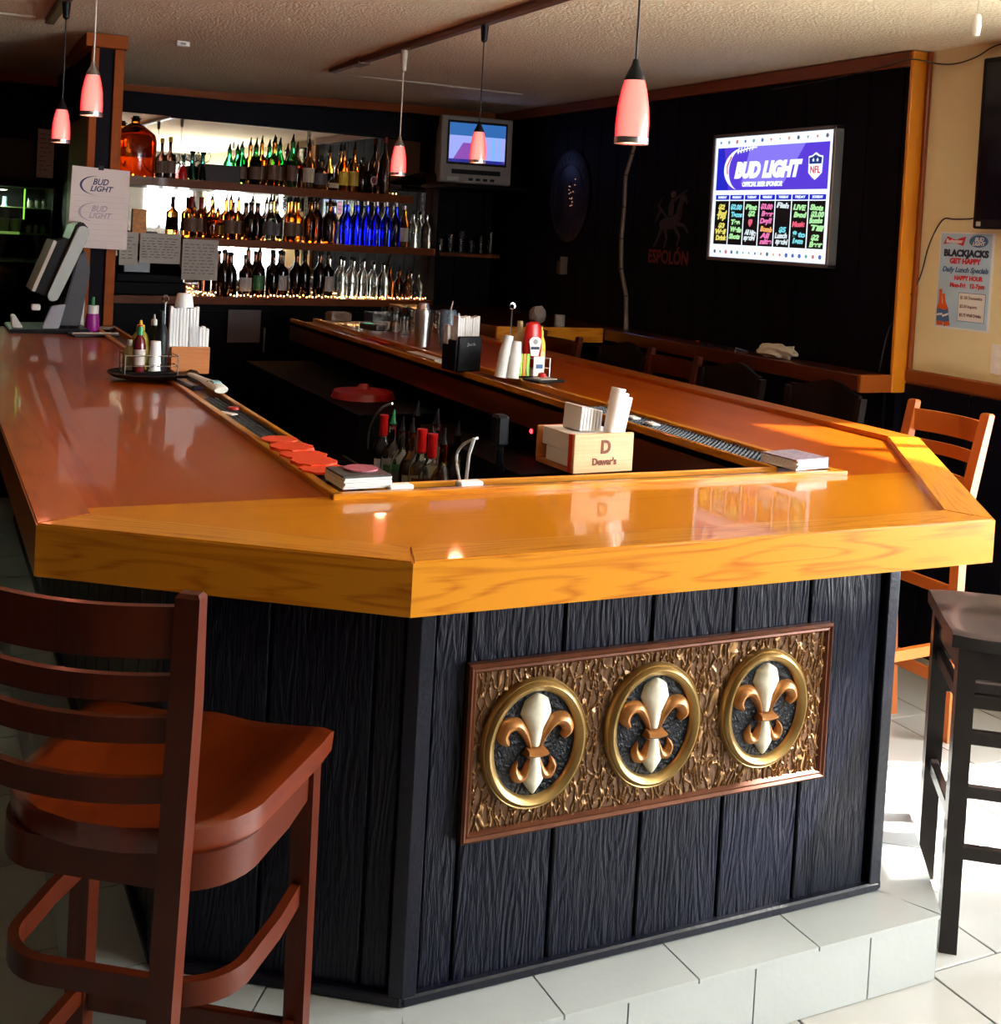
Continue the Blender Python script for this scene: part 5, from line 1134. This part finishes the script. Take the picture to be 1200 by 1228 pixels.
for k in range(5):
    bm = BM(); lathe(bm, [(0, 0), (.0155-.001*k, 0), (.0175-.001*k, .105-.004*k), (0, .105-.004*k)], 12, (.0, .0, 0)); 
    for v in bm.verts: v.co = Mr @ (v.co + Vector((-.012+.007*k, .008*(k % 2), 0)))
    obj('rolled_napkin', bm, M_napkin, nb, smooth=True)
M_carve = plain('burnt_letters', (.16, .04, .012), .7)
text('D', .042, (.004, -.0045, .058), M_carve, nb, rot=(rad(90), 0, 0), off=.0016, width=.026); text("Dewar's", .022, (.002, -.0045, .025), M_carve, nb, rot=(rad(90), 0, 0), off=.0008, width=.066)
# left condiment caddy, tray and napkin box
t = thing('serving_tray', 'black oval tray under the condiments on the left arm', 'tray', (.725, 4.07, T-.003)); bm = BM(); lathe(bm, [(0, 0), (.13, 0), (.145, .010), (.150, .014), (.146, .016), (.135, .008), (0, .006)], 32, (0, 0, 0), 1.0, .9); obj('tray_body', bm, M_black, t, smooth=True)
cd = thing('condiment_caddy', 'black wire condiment caddy on the left arm of the bar', 'caddy', (.715, 4.09, T+.004))
bm = BM(); box(bm, -.085, .085, -.045, .075, 0, .006, .002); obj('caddy_base', bm, M_black, cd)
for z in (.028, .062):
    bm = BM(); tube(bm, [(-.085, -.045, z), (.085, -.045, z), (.085, .075, z), (-.085, .075, z)], .0018, 5, closed=True); obj('wire_hoop', bm, M_steel, cd)
for (x, y) in ((-.085, -.045), (.085, -.045), (.085, .075), (-.085, .075)):
    bm = BM(); tube(bm, [(x, y, 0), (x, y, .066)], .002, 5); obj('wire_post', bm, M_steel, cd)
bm = BM(); tube(bm, [(.05, .04, 0), (.05, .04, .235)], .003, 6); obj('handle_rod', bm, M_steel, cd); bm = BM(); tube(bm, [(.05+.010*cos(a_*pi/6), .04, .246+.012*sin(a_*pi/6)) for a_ in range(12)], .003, 5, closed=True); obj('handle_ring', bm, M_chrome, cd)
def squeeze(label, x, y, z, h, r, body, cap, labelm=None, tip=True, sy=1.0, cat='bottle', name='sauce_bottle', inverted=False):
    t = thing(name, label, cat, (x, y, z)); bm = BM(); lathe(bm, [(0, 0), (r*.95, 0), (r, .01), (r, h*.55), (r*.85, h*.68), (r*.45, h*.78), (r*.4, h*.82), (0, h*.82)], 18, (0, 0, 0), 1, sy); obj('bottle_body', bm, body, t, smooth=True)
    bm = BM(); lathe(bm, [(0, h*.80), (r*.46, h*.80), (r*.44, h*.90), (r*.2 if tip else r*.44, h*.92), (r*.12 if tip else r*.40, h), (0, h)], 14); obj('cap', bm, cap, t, smooth=True)
    if labelm: bm = BM(); lathe(bm, [(r*.9, h*.15), (r*1.015, h*.15), (r*1.015, h*.48), (r*.9, h*.48)], 18, (0, 0, 0), 1, sy); obj('label', bm, labelm, t, smooth=True)
    return t
zt_ = T+.011
squeeze('yellow mustard bottle at the back of the left caddy', .690, 4.14, zt_, .165, .030, plain('mustard_dim', (.42, .33, .04), .4), M_yellowp, plain('must_lab', (.6, .5, .08), .5))
squeeze('small hot sauce bottle with red cap and green neck in the left caddy', .678, 4.075, zt_, .155, .020, plain('hot_sauce', (.12, .008, .012), .2), M_red, plain('diamond_label', (.55, .45, .40), .5), tip=False)
bm = BM(); lathe(bm, [(0, .122), (.011, .122), (.010, .150), (0, .150)], 12); o = obj('green_neck_sleeve', bm, M_green, bpy.data.objects['sauce_bottle.001'], smooth=True)
squeeze('tall black steak sauce bottle in the left caddy', .752, 4.11, zt_, .20, .024, M_black, M_black, None, tip=False)
squeeze('second dark bottle with pale nozzle behind the left caddy', .735, 4.15, zt_, .185, .022, M_black, M_foam, None)
squeeze('jar of creamy sauce at the left end of the caddy', .655, 4.13, zt_, .10, .022, plain('cream_sauce', (.55, .48, .25), .4), M_white, None, tip=False)
def cup(root, x, y, z, h, r0, r1, mat, M=None, name='cup'):
    bm = BM(); lathe(bm, [(0, 0), (r0, 0), (r1, h), (r1+.0015, h), (r1-.001, h-.001), (r0-.001, .002), (0, .002)], 18)
    for v in bm.verts: v.co = (M @ v.co if M is not None else v.co) + Vector((x, y, z))
    obj(name, bm, mat, root, smooth=True)
t = thing('foam_cup_stack', 'stack of three upturned small foam cups in the left caddy', 'cups', (.727, 4.062, T+.011))
for k in range(3): cup(t, 0, 0, .055+.024*k, .05, .0165, .020, M_foam, Matrix.Rotation(pi, 4, 'X'))
nl = thing('napkin_caddy', 'brown wooden napkin box beside the left condiment caddy', 'napkin box', (.855, 4.13, T-.003), rad(-2))
bm = BM(); box(bm, -.064, .066, -.006, .006, .0, .092, .002); obj('front_panel', bm, M_boxwood2, nl); bm = BM(); box(bm, -.064, .066, .085, .093, 0, .09, .002); obj('back_panel', bm, M_boxwood2, nl); bm = BM(); box(bm, -.064, .066, .006, .085, 0, .008); obj('bottom_panel', bm, M_boxwood2, nl)
napkin_block(nl, -.070, .028, .012, .040, .05, .228, Matrix.Translation((0, 0, 0)) @ Matrix.Shear('XY', 4, (0, 0)) , name='tall_napkin', n=9); napkin_block(nl, -.005, .064, .012, .05, .02, .160, name='short_napkin', n=6)
bm = BM(); lathe(bm, [(0, .225), (.032, .225), (.026, .268), (.022, .272), (0, .272)], 20, (-.022, .03, 0)); obj('foam_lid_cup', bm, M_foam, nl, smooth=True)
# gutter mats
def mat_(label, x0, x1, y0, y1, nx, ny):
    t = thing('bar_mat', label, 'bar mat', (0, 0, 0)); z = ZS-.0088; bm = BM(); box(bm, x0, x1, y0, y1, z, z+.010, .002); obj('mat_base', bm, M_rubber, t)
    if ny == 3: return
    bm = BM()
    for i in range(nx):
        for j in range(ny):
            cx_ = x0+(x1-x0)*(i+.5)/nx; cy_ = y0+(y1-y0)*(j+.5)/ny; r_ = .0035; ring_loft(bm, [[(cx_-r_, cy_-r_, z+.010), (cx_+r_, cy_-r_, z+.010), (cx_+r_, cy_+r_, z+.010), (cx_-r_, cy_+r_, z+.010)], [(cx_-r_*.7, cy_-r_*.7, z+.015), (cx_+r_*.7, cy_-r_*.7, z+.015), (cx_+r_*.7, cy_+r_*.7, z+.015), (cx_-r_*.7, cy_+r_*.7, z+.015)]])
    o = obj('rubber_nubs', bm, M_rubber, t); o['kind'] = 'stuff'
mat_('black rubber drip mat in the left gutter of the bar', GL0+.018, GL1-.017, 2.44, 3.62, 5, 70)
mat_('black rubber drip mat in the right gutter of the bar', GR0+.014, GR1-.014, 2.42, 3.36, 7, 58)
mat_('thin black rubber mat in the front gutter of the bar', .90, 1.90, GF0+.021, GF1-.012, 60, 3)
ZG = ZS+.0065
def coaster_stack(label, x, y, n, rz, topm, edge, w=.098, round_top=None):
    t = thing('coaster_stack', label, 'coasters', (x, y, T-.002), rad(rz))
    for k in range(n):
        bm = BM(); box(bm, -w/2, w/2, -w/2, w/2, k*.0045, k*.0045+.0038, .0004, Matrix.Rotation(rad((k*37 % 5)-2), 4, 'Z')); obj('coaster', bm, edge if k < n-1 else topm, t)
    if round_top: bm = BM(); lathe(bm, [(0, n*.0045), (.036, n*.0045), (.036, n*.0045+.003), (0, n*.0045+.003)], 20, (.010, .012, 0)); obj('round_coaster', bm, round_top, t)
coaster_stack('stack of white-edged coasters with a dark top at the left front gutter corner', .842, 2.345, 6, 4, plain('coaster_dark_print', (.05, .06, .055), .4, var=.8, vscale=90), M_foam, .105, plain('pink_coaster', (.42, .10, .14), .5, var=.5, vscale=60))
coaster_stack('stack of white coasters with pink printed top at the right front gutter corner', 1.985, 2.345, 6, 10, plain('coaster_pink_print', (.30, .22, .26), .4, var=.9, vscale=70), M_foam, .115)
for i, (x, y, rz) in enumerate(((.818, 2.86, 0), (.815, 2.74, 20), (.818, 2.655, 50), (.815, 2.565, 10), (.817, 2.49, 70))):
    t = thing('orange_coaster', '%s bright orange coaster in the left gutter' % ('round far' if i == 0 else ORD[i-1]+' crinkled'), 'coaster', (x, y, ZG+.001), rad(rz)); bm = BM()
    if i == 0: lathe(bm, [(0, .004), (.044, .004), (.044, .008), (0, .008)], 24); ring_loft(bm, [[(.04, -.004, 0), (.04, .004, 0), (.04, .004, .004), (.04, -.004, .004)], [(-.04, -.004, 0), (-.04, .004, 0), (-.04, .004, .004), (-.04, -.004, .004)]])
    else: prism(bm, [(.047*(1+.10*(k % 2))*cos(2*pi*k/20), .052*(1+.10*(k % 2))*sin(2*pi*k/20)) for k in range(20)], .004, .009+.003*(i % 2))
    obj('card', bm, M_orangecard, t)
t = thing('red_bottle_cap', 'small round red bottle cap lying on the left drip mat', 'bottle_cap', (.830, 3.38, ZG+.0005)); bm = BM(); lathe(bm, [(0, 0), (.017, 0), (.015, .006), (0, .007)], 18); obj('cap', bm, M_red, t)  # the disc is a loose red bottle cap
t = thing('paper_scrap', 'white paper scrap beside the red cap in the left gutter', 'paper', (.792, 3.30, ZG+.0005), rad(30)); bm = BM(); box(bm, -.010, .012, -.03, .03, 0, .003); obj('scrap', bm, M_paper, t)
# beverage gun / cordless handset in the gutter
t = thing('cordless_handset', 'white cordless handset lying in the left gutter', 'handset', (.838, 3.78, T-.006), rad(4))
bm = BM(); rg = []
for k, (yy, w_, h_, z_) in enumerate(((-.155, .020, .016, .012), (-.145, .026, .026, .014), (-.09, .027, .030, .017), (-.04, .022, .022, .018), (.05, .015, .018, .018), (.16, .013, .016, .018), (.19, .010, .012, .018))):
    rg.append([(w_*cos(2*pi*q/12), yy, z_+h_/2*sin(2*pi*q/12)+.004) for q in range(12)])
ring_loft(bm, rg); obj('handset_body', bm, plain('handset_cream', (.68, .66, .58), .35), t, smooth=True); bm = BM(); box(bm, -.014, .014, -.115, -.075, .030, .038, .003); obj('button_pad', bm, plain('pad_teal', (.25, .45, .48), .4), t)
bm = BM(); box(bm, -.016, .016, -.060, -.050, .024, .033, .002); obj('black_band', bm, M_black, t)
t = thing('plastic_pouch', 'shiny dark plastic pouch under the handset in the gutter', 'pouch', (.800, 3.86, ZG), rad(6)); bm = BM(); box(bm, -.02, .015, -.10, .10, 0, .016, .006, seg=2); obj('pouch', bm, plain('shiny_pouch', (.02, .022, .05), .12), t)
for i, (x, y) in enumerate(((.915, GF0+.035), (1.075, GF0+.038), (1.985, 2.985), (1.99, 3.10))):
    t = thing('sugar_packet', ('white packet in the front gutter beside the left coaster stack', 'white packet in the front gutter, farther from the coasters', 'white packet on the right drip mat, nearer', 'white packet on the right drip mat, farther')[i], 'packet', (x, y, ZG), rad(5 if i < 2 else 80)); bm = BM(); box(bm, -.028, .028, -.014, .014, 0.0, .012 if i < 2 else .006, .003); obj('packet', bm, M_paper, t)
# right arm: napkin holder, cups, ketchup and friends
nr = thing('napkin_caddy', 'black napkin holder with tall napkins on the right arm', 'napkin box', (1.925, 4.20, T-.003), rad(8))
bm = BM(); box(bm, -.045, .060, -.008, .006, 0, .135, .004); obj('front_panel', bm, M_black, nr); bm = BM(); box(bm, -.055, .060, .09, .10, 0, .12, .004); obj('back_panel', bm, M_black, nr); bm = BM(); box(bm, -.05, .06, .006, .09, 0, .01); obj('bottom_panel', bm, M_black, nr); bm = BM(); box(bm, -.055, -.047, .0, .09, 0, .12, .003); obj('side_panel', bm, M_black, nr)
napkin_block(nr, -.040, .062, .015, .05, .05, .212, name='tall_napkin', n=9); napkin_block(nr, -.060, -.012, .055, .085, .10, .175, name='short_napkin', n=3)
bm = BM(); tube(bm, [(-.012, .05, .1), (-.017, .05, .22)], .003, 6); obj('straw', bm, M_foam, nr)
text("Jack", .018, (.012, -.0085, .105), M_silver, nr, rot=(rad(90), 0, 0), width=.04)
for i, (x, y, n_, rz) in enumerate(((1.985, 4.02, 5, 9), (2.022, 4.0, 4, 5))):
    t = thing('foam_cup_stack', '%s leaning stack of upturned white foam cups beside the ketchup' % ('taller' if i == 0 else 'shorter'), 'cups', (x, y, T-.002))
    for k in range(n_): 
        Mx = Matrix.Rotation(rad(rz), 4, 'Y') @ Matrix.Translation((0, 0, .075+.021*k)) @ Matrix.Rotation(pi, 4, 'X')
        cup(t, 0, 0, 0, .075, .017, .026, M_foam, Mx)
cr_ = thing('condiment_rack', 'wire condiment rack holding the ketchup on the right arm', 'caddy', (2.12, 4.06, T-.002))
bm = BM(); box(bm, -.075, .065, -.05, .06, 0, .005, .002); obj('caddy_base', bm, M_black, cr_)
for z in (.035, .072):
    bm = BM(); tube(bm, [(-.075, -.05, z), (.065, -.05, z), (.065, .06, z), (-.075, .06, z)], .002, 5, closed=True); obj('wire_hoop', bm, M_steel, cr_)
for (x, y) in ((-.075, -.05), (.065, -.05), (.065, .06), (-.075, .06)):
    bm = BM(); tube(bm, [(x, y, 0), (x, y, .075)], .002, 5); obj('wire_post', bm, M_steel, cr_)
bm = BM(); tube(bm, [(-.068, .03, 0), (-.068, .03, .25)], .003, 6); obj('handle_rod', bm, M_steel, cr_); bm = BM(); tube(bm, [(-.068+.010*cos(a_*pi/6), .03, .262+.012*sin(a_*pi/6)) for a_ in range(12)], .003, 5, closed=True); obj('handle_ring', bm, M_chrome, cr_)
kt = thing('ketchup_bottle', 'red upside-down ketchup bottle with white keystone label', 'bottle', (2.118, 4.035, T+.004)); bm = BM(); lathe(bm, [(0, .0), (.020, .0), (.022, .03), (.034, .06), (.038, .10), (.036, .16), (.028, .195), (.014, .203), (0, .204)], 20, (0, 0, 0), 1, .62); obj('bottle_body', bm, M_red, kt, smooth=True)
bm = BM(); lathe(bm, [(0, -.001), (.024, -.001), (.024, .03), (0, .03)], 16, (0, 0, 0), 1, .7); obj('cap', bm, M_foam, kt, smooth=True)
Mk = Matrix.Translation((-.002, -.026, .112)) @ Matrix.Rotation(rad(90), 4, 'X')
bm = BM(); prism(bm, [(-.016, -.036), (.016, -.036), (.024, .012), (.027, .016), (.022, .028), (.012, .035), (-.012, .035), (-.022, .028), (-.027, .016), (-.024, .012)], 0, .0025); obj('keystone_label', bm, M_foam, kt, mw=Mk)
bm = BM(); box(bm, -.018, .018, -.012, -.001, .0025, .0035); obj('label_bar', bm, M_pn, kt, mw=Mk); bm = BM(); lathe(bm, [(0, .0025), (.010, .0025), (.010, .0035), (0, .0035)], 14, (0, .018, 0)); obj('label_seal', bm, M_grey, kt, mw=Mk)
squeeze('bright yellow mustard squeeze bottle at the right end of the condiment rack', 2.168, 4.06, T+.004, .185, .019, M_yellowp, M_yellowp, plain('mustard_label', (.75, .65, .35), .5))
squeeze('cream-coloured sauce bottle behind the ketchup', 2.095, 4.10, T+.004, .20, .024, plain('pale_sauce', (.62, .45, .18), .4), plain('pale_cap', (.6, .5, .3), .4), None, tip=False)
t = thing('sweetener_packets', 'green and orange packets in the front of the rack', 'packets', (2.072, 4.00, T+.004))
for k, c_ in enumerate(((.35, .75, .05), (.85, .30, .02), (.30, .70, .08))): bm = BM(); box(bm, -.022+.015*k, -.009+.015*k, .0, .004, 0, .085, .001); obj('packet', bm, plain('packet_%d' % k, c_, .5), t)
t = thing('label_card', 'small white card with dark print standing in the rack below the ketchup', 'card', (2.130, 3.995, T+.004)); bm = BM(); box(bm, -.022, .022, 0, .003, 0, .075); obj('card', bm, M_foam, t); bm = BM(); box(bm, -.012, .016, -.001, 0, .03, .045); obj('print_patch', bm, M_pt, t)
t = thing('check_tray', 'black check tray with a paper in front of the rack on the right arm', 'tray', (2.10, 3.90, T-.002), rad(12)); bm = BM(); box(bm, -.06, .07, -.05, .05, 0, .010, .004); obj('folder', bm, M_black, t); bm = BM(); box(bm, -.04, .04, -.035, .03, .010, .012); obj('receipt', bm, M_paperdim, t)
bm = BM(); lathe(bm, [(0, .012), (.018, .012), (.014, .026), (0, .03)], 10, (.02, .03, 0)); obj('mint', bm, M_red, t)
# far end of the right arm
t = thing('cocktail_shaker', 'steel cocktail shaker on the right arm', 'shaker', (2.115, 5.12, T-.004)); bm = BM(); lathe(bm, [(0, 0), (.034, 0), (.044, .15), (.040, .17), (0, .172)], 20); obj('tin', bm, M_steel, t, smooth=True); bm = BM(); lathe(bm, [(.0, .172), (.03, .172), (.022, .20), (0, .205)], 16); obj('lid', bm, M_steel, t, smooth=True)
t = thing('patterned_tumbler', 'dark tumbler with white lacy pattern next to the shaker', 'tumbler', (2.195, 5.02, T-.004)); bm = BM(); lathe(bm, [(0, 0), (.030, 0), (.040, .03), (.042, .15), (.035, .18), (0, .18)], 20); obj('glass', bm, plain('lace_pattern', (.10, .16, .22), .3, var=1.0, vscale=60), t, smooth=True)
bm = BM(); tube(bm, [(.01, 0, .17), (.02, .0, .22)], .003, 5); obj('straw', bm, M_foam, t)
for i, (x, y, h) in enumerate(((2.26, 5.7, .10), (2.36, 5.75, .12), (2.47, 5.7, .10), (2.30, 5.95, .13), (2.42, 6.0, .11), (2.54, 5.95, .12), (2.34, 6.2, .11), (2.50, 6.22, .12))):
    t = thing('drinking_glass', '%s drinking glass in the dim cluster behind the shaker' % ORD[i], 'glass', (x, y, ZS), 0, 'glasses at the far end of the bar'); bm = BM(); lathe(bm, [(0, 0), (.026, 0), (.032, h), (.030, h), (.024, .008), (0, .008)], 16); obj('bowl', bm, G['clear'], t, smooth=True)
t = thing('paper_tray', 'long white paper tray at the far end of the right arm', 'tray', (2.15, 6.45, T-.003)); bm = BM(); box(bm, -.06, .06, -.05, .06, 0, .045, .004); obj('tray_body', bm, plain('tray_white', (.28, .26, .24), .5), t); bm = BM(); box(bm, -.05, .05, -.04, .05, .045, .05); obj('papers', bm, M_paperdim, t)
t = thing('plastic_organizer', 'clear plastic organizer on the far right arm', 'organizer', (2.28, 6.05, ZS)); 
for (x0, x1, y0, y1, z0, z1) in ((-.10, .10, -.06, -.054, 0, .09), (-.10, .10, .054, .06, 0, .09), (-.10, -.094, -.054, .054, 0, .09), (.094, .10, -.054, .054, 0, .09), (-.10, .10, -.06, .06, .09, .096)): bm = BM(); box(bm, x0, x1, y0, y1, z0, z1); obj('pane', bm, glass('organizer_plastic', (.55, .45, .40), .15, 1.1), t)
t = thing('card_terminal', 'small card terminal with a green screen near the organizer', 'card terminal', (2.165, 5.93, T-.003), rad(15)); bm = BM(); box(bm, -.03, .03, -.08, .08, 0, .03, .006, seg=2); obj('housing', bm, plain('terminal_dark', (.05, .05, .05), .4), t); bm = BM(); box(bm, -.022, .022, .02, .06, .03, .032); obj('screen', bm, emis('green_lcd', (.15, .55, .35), 0.378), t)
bm = BM(); box(bm, -.03, .03, -.09, -.05, .028, .04, .006); obj('silver_end', bm, M_silver, t)
t = thing('red_ticket_strip', 'glossy red strip lying along the gutter by the shaker', 'strip', (2.02, 5.52, ZS-.008), rad(0)); bm = BM(); box(bm, -.045, -.02, -.18, .18, 0, .006, .002); obj('strip', bm, M_red, t); bm = BM(); box(bm, .01, .03, -.15, .16, 0, .006, .002); obj('second_strip', bm, M_red, t)
t = thing('pale_ticket_strip', 'pale paper strip lying along the gutter before the napkin holder', 'strip', (1.985, 4.75, ZS-.008)); bm = BM(); box(bm, -.03, .02, -.16, .16, 0, .02, .002); obj('strip', bm, M_paperdim, t)

# ================================================================== INSIDE THE BAR
sr = thing('speed_rail', 'steel bottle rail of liquor bottles below the inside of the right arm', 'bottle rail', (0, 0, 0))
sub('tray', plain('dull_steel', (.04, .04, .045), .45, metal=.8), 1.48, 1.74, 3.35, 4.30, .63, .65, parent=sr); sub('front_bar', plain('dull_steel', (.04, .04, .045), .45, metal=.8), 1.475, 1.485, 3.35, 4.30, .71, .74, parent=sr); sub('back_wall', M_dark, 1.74, 1.96, 3.35, 4.30, .2, .85, parent=sr); sub('under_bin', M_dark, 1.52, 1.74, 3.40, 4.25, .02, .629, parent=sr)
for x, y in ((1.5, 3.37), (1.5, 4.28), (1.72, 3.37), (1.72, 4.28)): sub('leg', M_dark, x-.015, x+.015, y-.015, y+.015, 0, .63, parent=sr)
RB = [(1.53, 4.02, .29, 'redcap', 'white'), (1.53, 3.93, .28, 'clear', 'green'), (1.53, 3.84, .27, 'clear', 'grey'), (1.53, 3.75, .28, 'amber', 'cream'), (1.53, 3.66, .30, 'red', 'darkred'), (1.53, 3.57, .30, 'red', 'brown'), (1.53, 3.48, .29, 'amber', 'cream'), (1.64, 3.98, .3, 'brown', 'cream'), (1.64, 3.80, .3, 'clear', 'white'), (1.64, 3.62, .29, 'dark', 'gold')]
for i, (x, y, h, cm, lk) in enumerate(RB):
    t = thing('well_bottle', '%s well bottle from the far end of the dim %s row in the bottle rail' % (ORD[i if i < 7 else i-7], 'front' if i < 7 else 'back'), 'bottle', (x, y, .651), 0, 'bottles in the bottle rail'); t.scale = (h, h, h)
    gm = G['clear'] if cm in ('clear', 'redcap', 'red') else G['amber'] if cm == 'amber' else G['dark']; capm = M_red if cm in ('red', 'redcap') else M_green if lk == 'green' else M_black
    for nm_, me_ in bottle_meshes('well%s%s' % (cm, lk), 'round', gm, L_[lk], 'wax' if cm in ('red', 'redcap') else 'pourer', capm): c = bpy.data.objects.new(nm_, me_); COL.objects.link(c); c.parent = t
hs_ = thing('soda_gun', 'black soda gun with pale looping hoses under the right arm', 'soda gun', (0, 0, 0))
bm = BM(); tube(bm, [(1.50, 3.19, 1.03-.03), (1.49, 3.20, .95), (1.49, 3.21, .87), (1.50, 3.19, .78)], .0055, 7); obj('hose', bm, M_foam, hs_, smooth=True)
bm = BM(); tube(bm, catmull([(1.51, 3.19, 1.0), (1.50, 3.27, .965), (1.50, 3.31, .92), (1.50, 3.28, .86), (1.51, 3.23, .79)], 5), .0045, 7); obj('hose', bm, M_foam, hs_, smooth=True)
bm = BM(); tube(bm, catmull([(1.5, 3.87, 1.0), (1.5, 3.99, .96), (1.5, 4.08, .88), (1.5, 4.09, .80)], 5), .004, 7); obj('hose', bm, M_steel, hs_, smooth=True)
bm = BM(); box(bm, 1.50, 1.54, 3.04, 3.09, 1.0, 1.09, .008, Matrix.Identity(4)); obj('gun_handle', bm, M_black, hs_); bm = BM(); tube(bm, [(1.52, 3.06, 1.0), (1.55, 3.12, .95), (1.60, 3.2, .9)], .012, 8); obj('gun_hose', bm, M_black, hs_, smooth=True)
sub('holster', M_dark, 1.55, 1.96, 3.05, 3.3, .3, .80, parent=hs_)
led = thing('indicator_lamp', 'tiny red indicator lamp glowing on the inner panel', 'indicator light', (1.955, 3.69, .925)); bm = BM(); bmesh.ops.create_icosphere(bm, subdivisions=2, radius=.009); obj('lamp', bm, emis('red_led', (1, .02, .03), 6.48), led, smooth=True); bm = BM(); box(bm, -.002, .009, -.02, .02, -.03, .02, .002); obj('mount', bm, M_black, led)
t = thing('bottle_opener', 'chrome wall bottle opener screwed to the inner right panel', 'bottle opener', mat=wallM((1.962, 2.80, .98), (0, -1, 0), (0, 0, 1)))
bm = BM(); tube(bm, [(.014, .035, .008), (.026, .018, .016), (.024, -.006, .022), (.0, -.022, .020), (-.018, -.024, .010)], .0045, 7); obj('claw', bm, M_chrome, t, smooth=True); bm = BM(); box(bm, -.022, .022, -.05, .04, 0, .004, .002); obj('plate', bm, M_black, t)
t = thing('beer_cooler_chest', 'dark cooler chest with round red lid beneath the right arm, far end', 'cooler', (0, 0, 0)); sub('chest', M_dark, 1.60, 1.96, 4.5, 6.3, .0, .86, parent=t); bm = BM(); lathe(bm, [(0, .86), (.14, .86), (.13, .89), (.03, .90), (.02, .92), (0, .92)], 24, (1.78, 4.95, 0)); obj('red_lid', bm, plain('dim_red_lid', (.30, .012, .012), .35), t, smooth=True)
t = thing('ice_bin', 'dark steel ice bin behind the front of the bar', 'ice bin', (0, 0, 0)); sub('bin_body', M_dark, 1.05, 1.9, 2.40, 2.80, 0, .78, parent=t); sub('bin_lid', plain('dull_steel', (.04, .04, .045), .45, metal=.8), 1.06, 1.9, 2.41, 2.79, .781, .80, parent=t)

# ------------------------------------------------------------------ lettering to real meshes
bpy.context.view_layer.update(); dg = bpy.context.evaluated_depsgraph_get()
for o in [q for q in bpy.data.objects if q.type == 'FONT']:
    me = bpy.data.meshes.new_from_object(o.evaluated_get(dg)); nm = 'lettering'
    n_ = bpy.data.objects.new(nm, me); COL.objects.link(n_); n_.parent = o.parent; n_.location = o.location; n_.rotation_euler = o.rotation_euler; n_.scale = o.scale
    bpy.data.objects.remove(o)
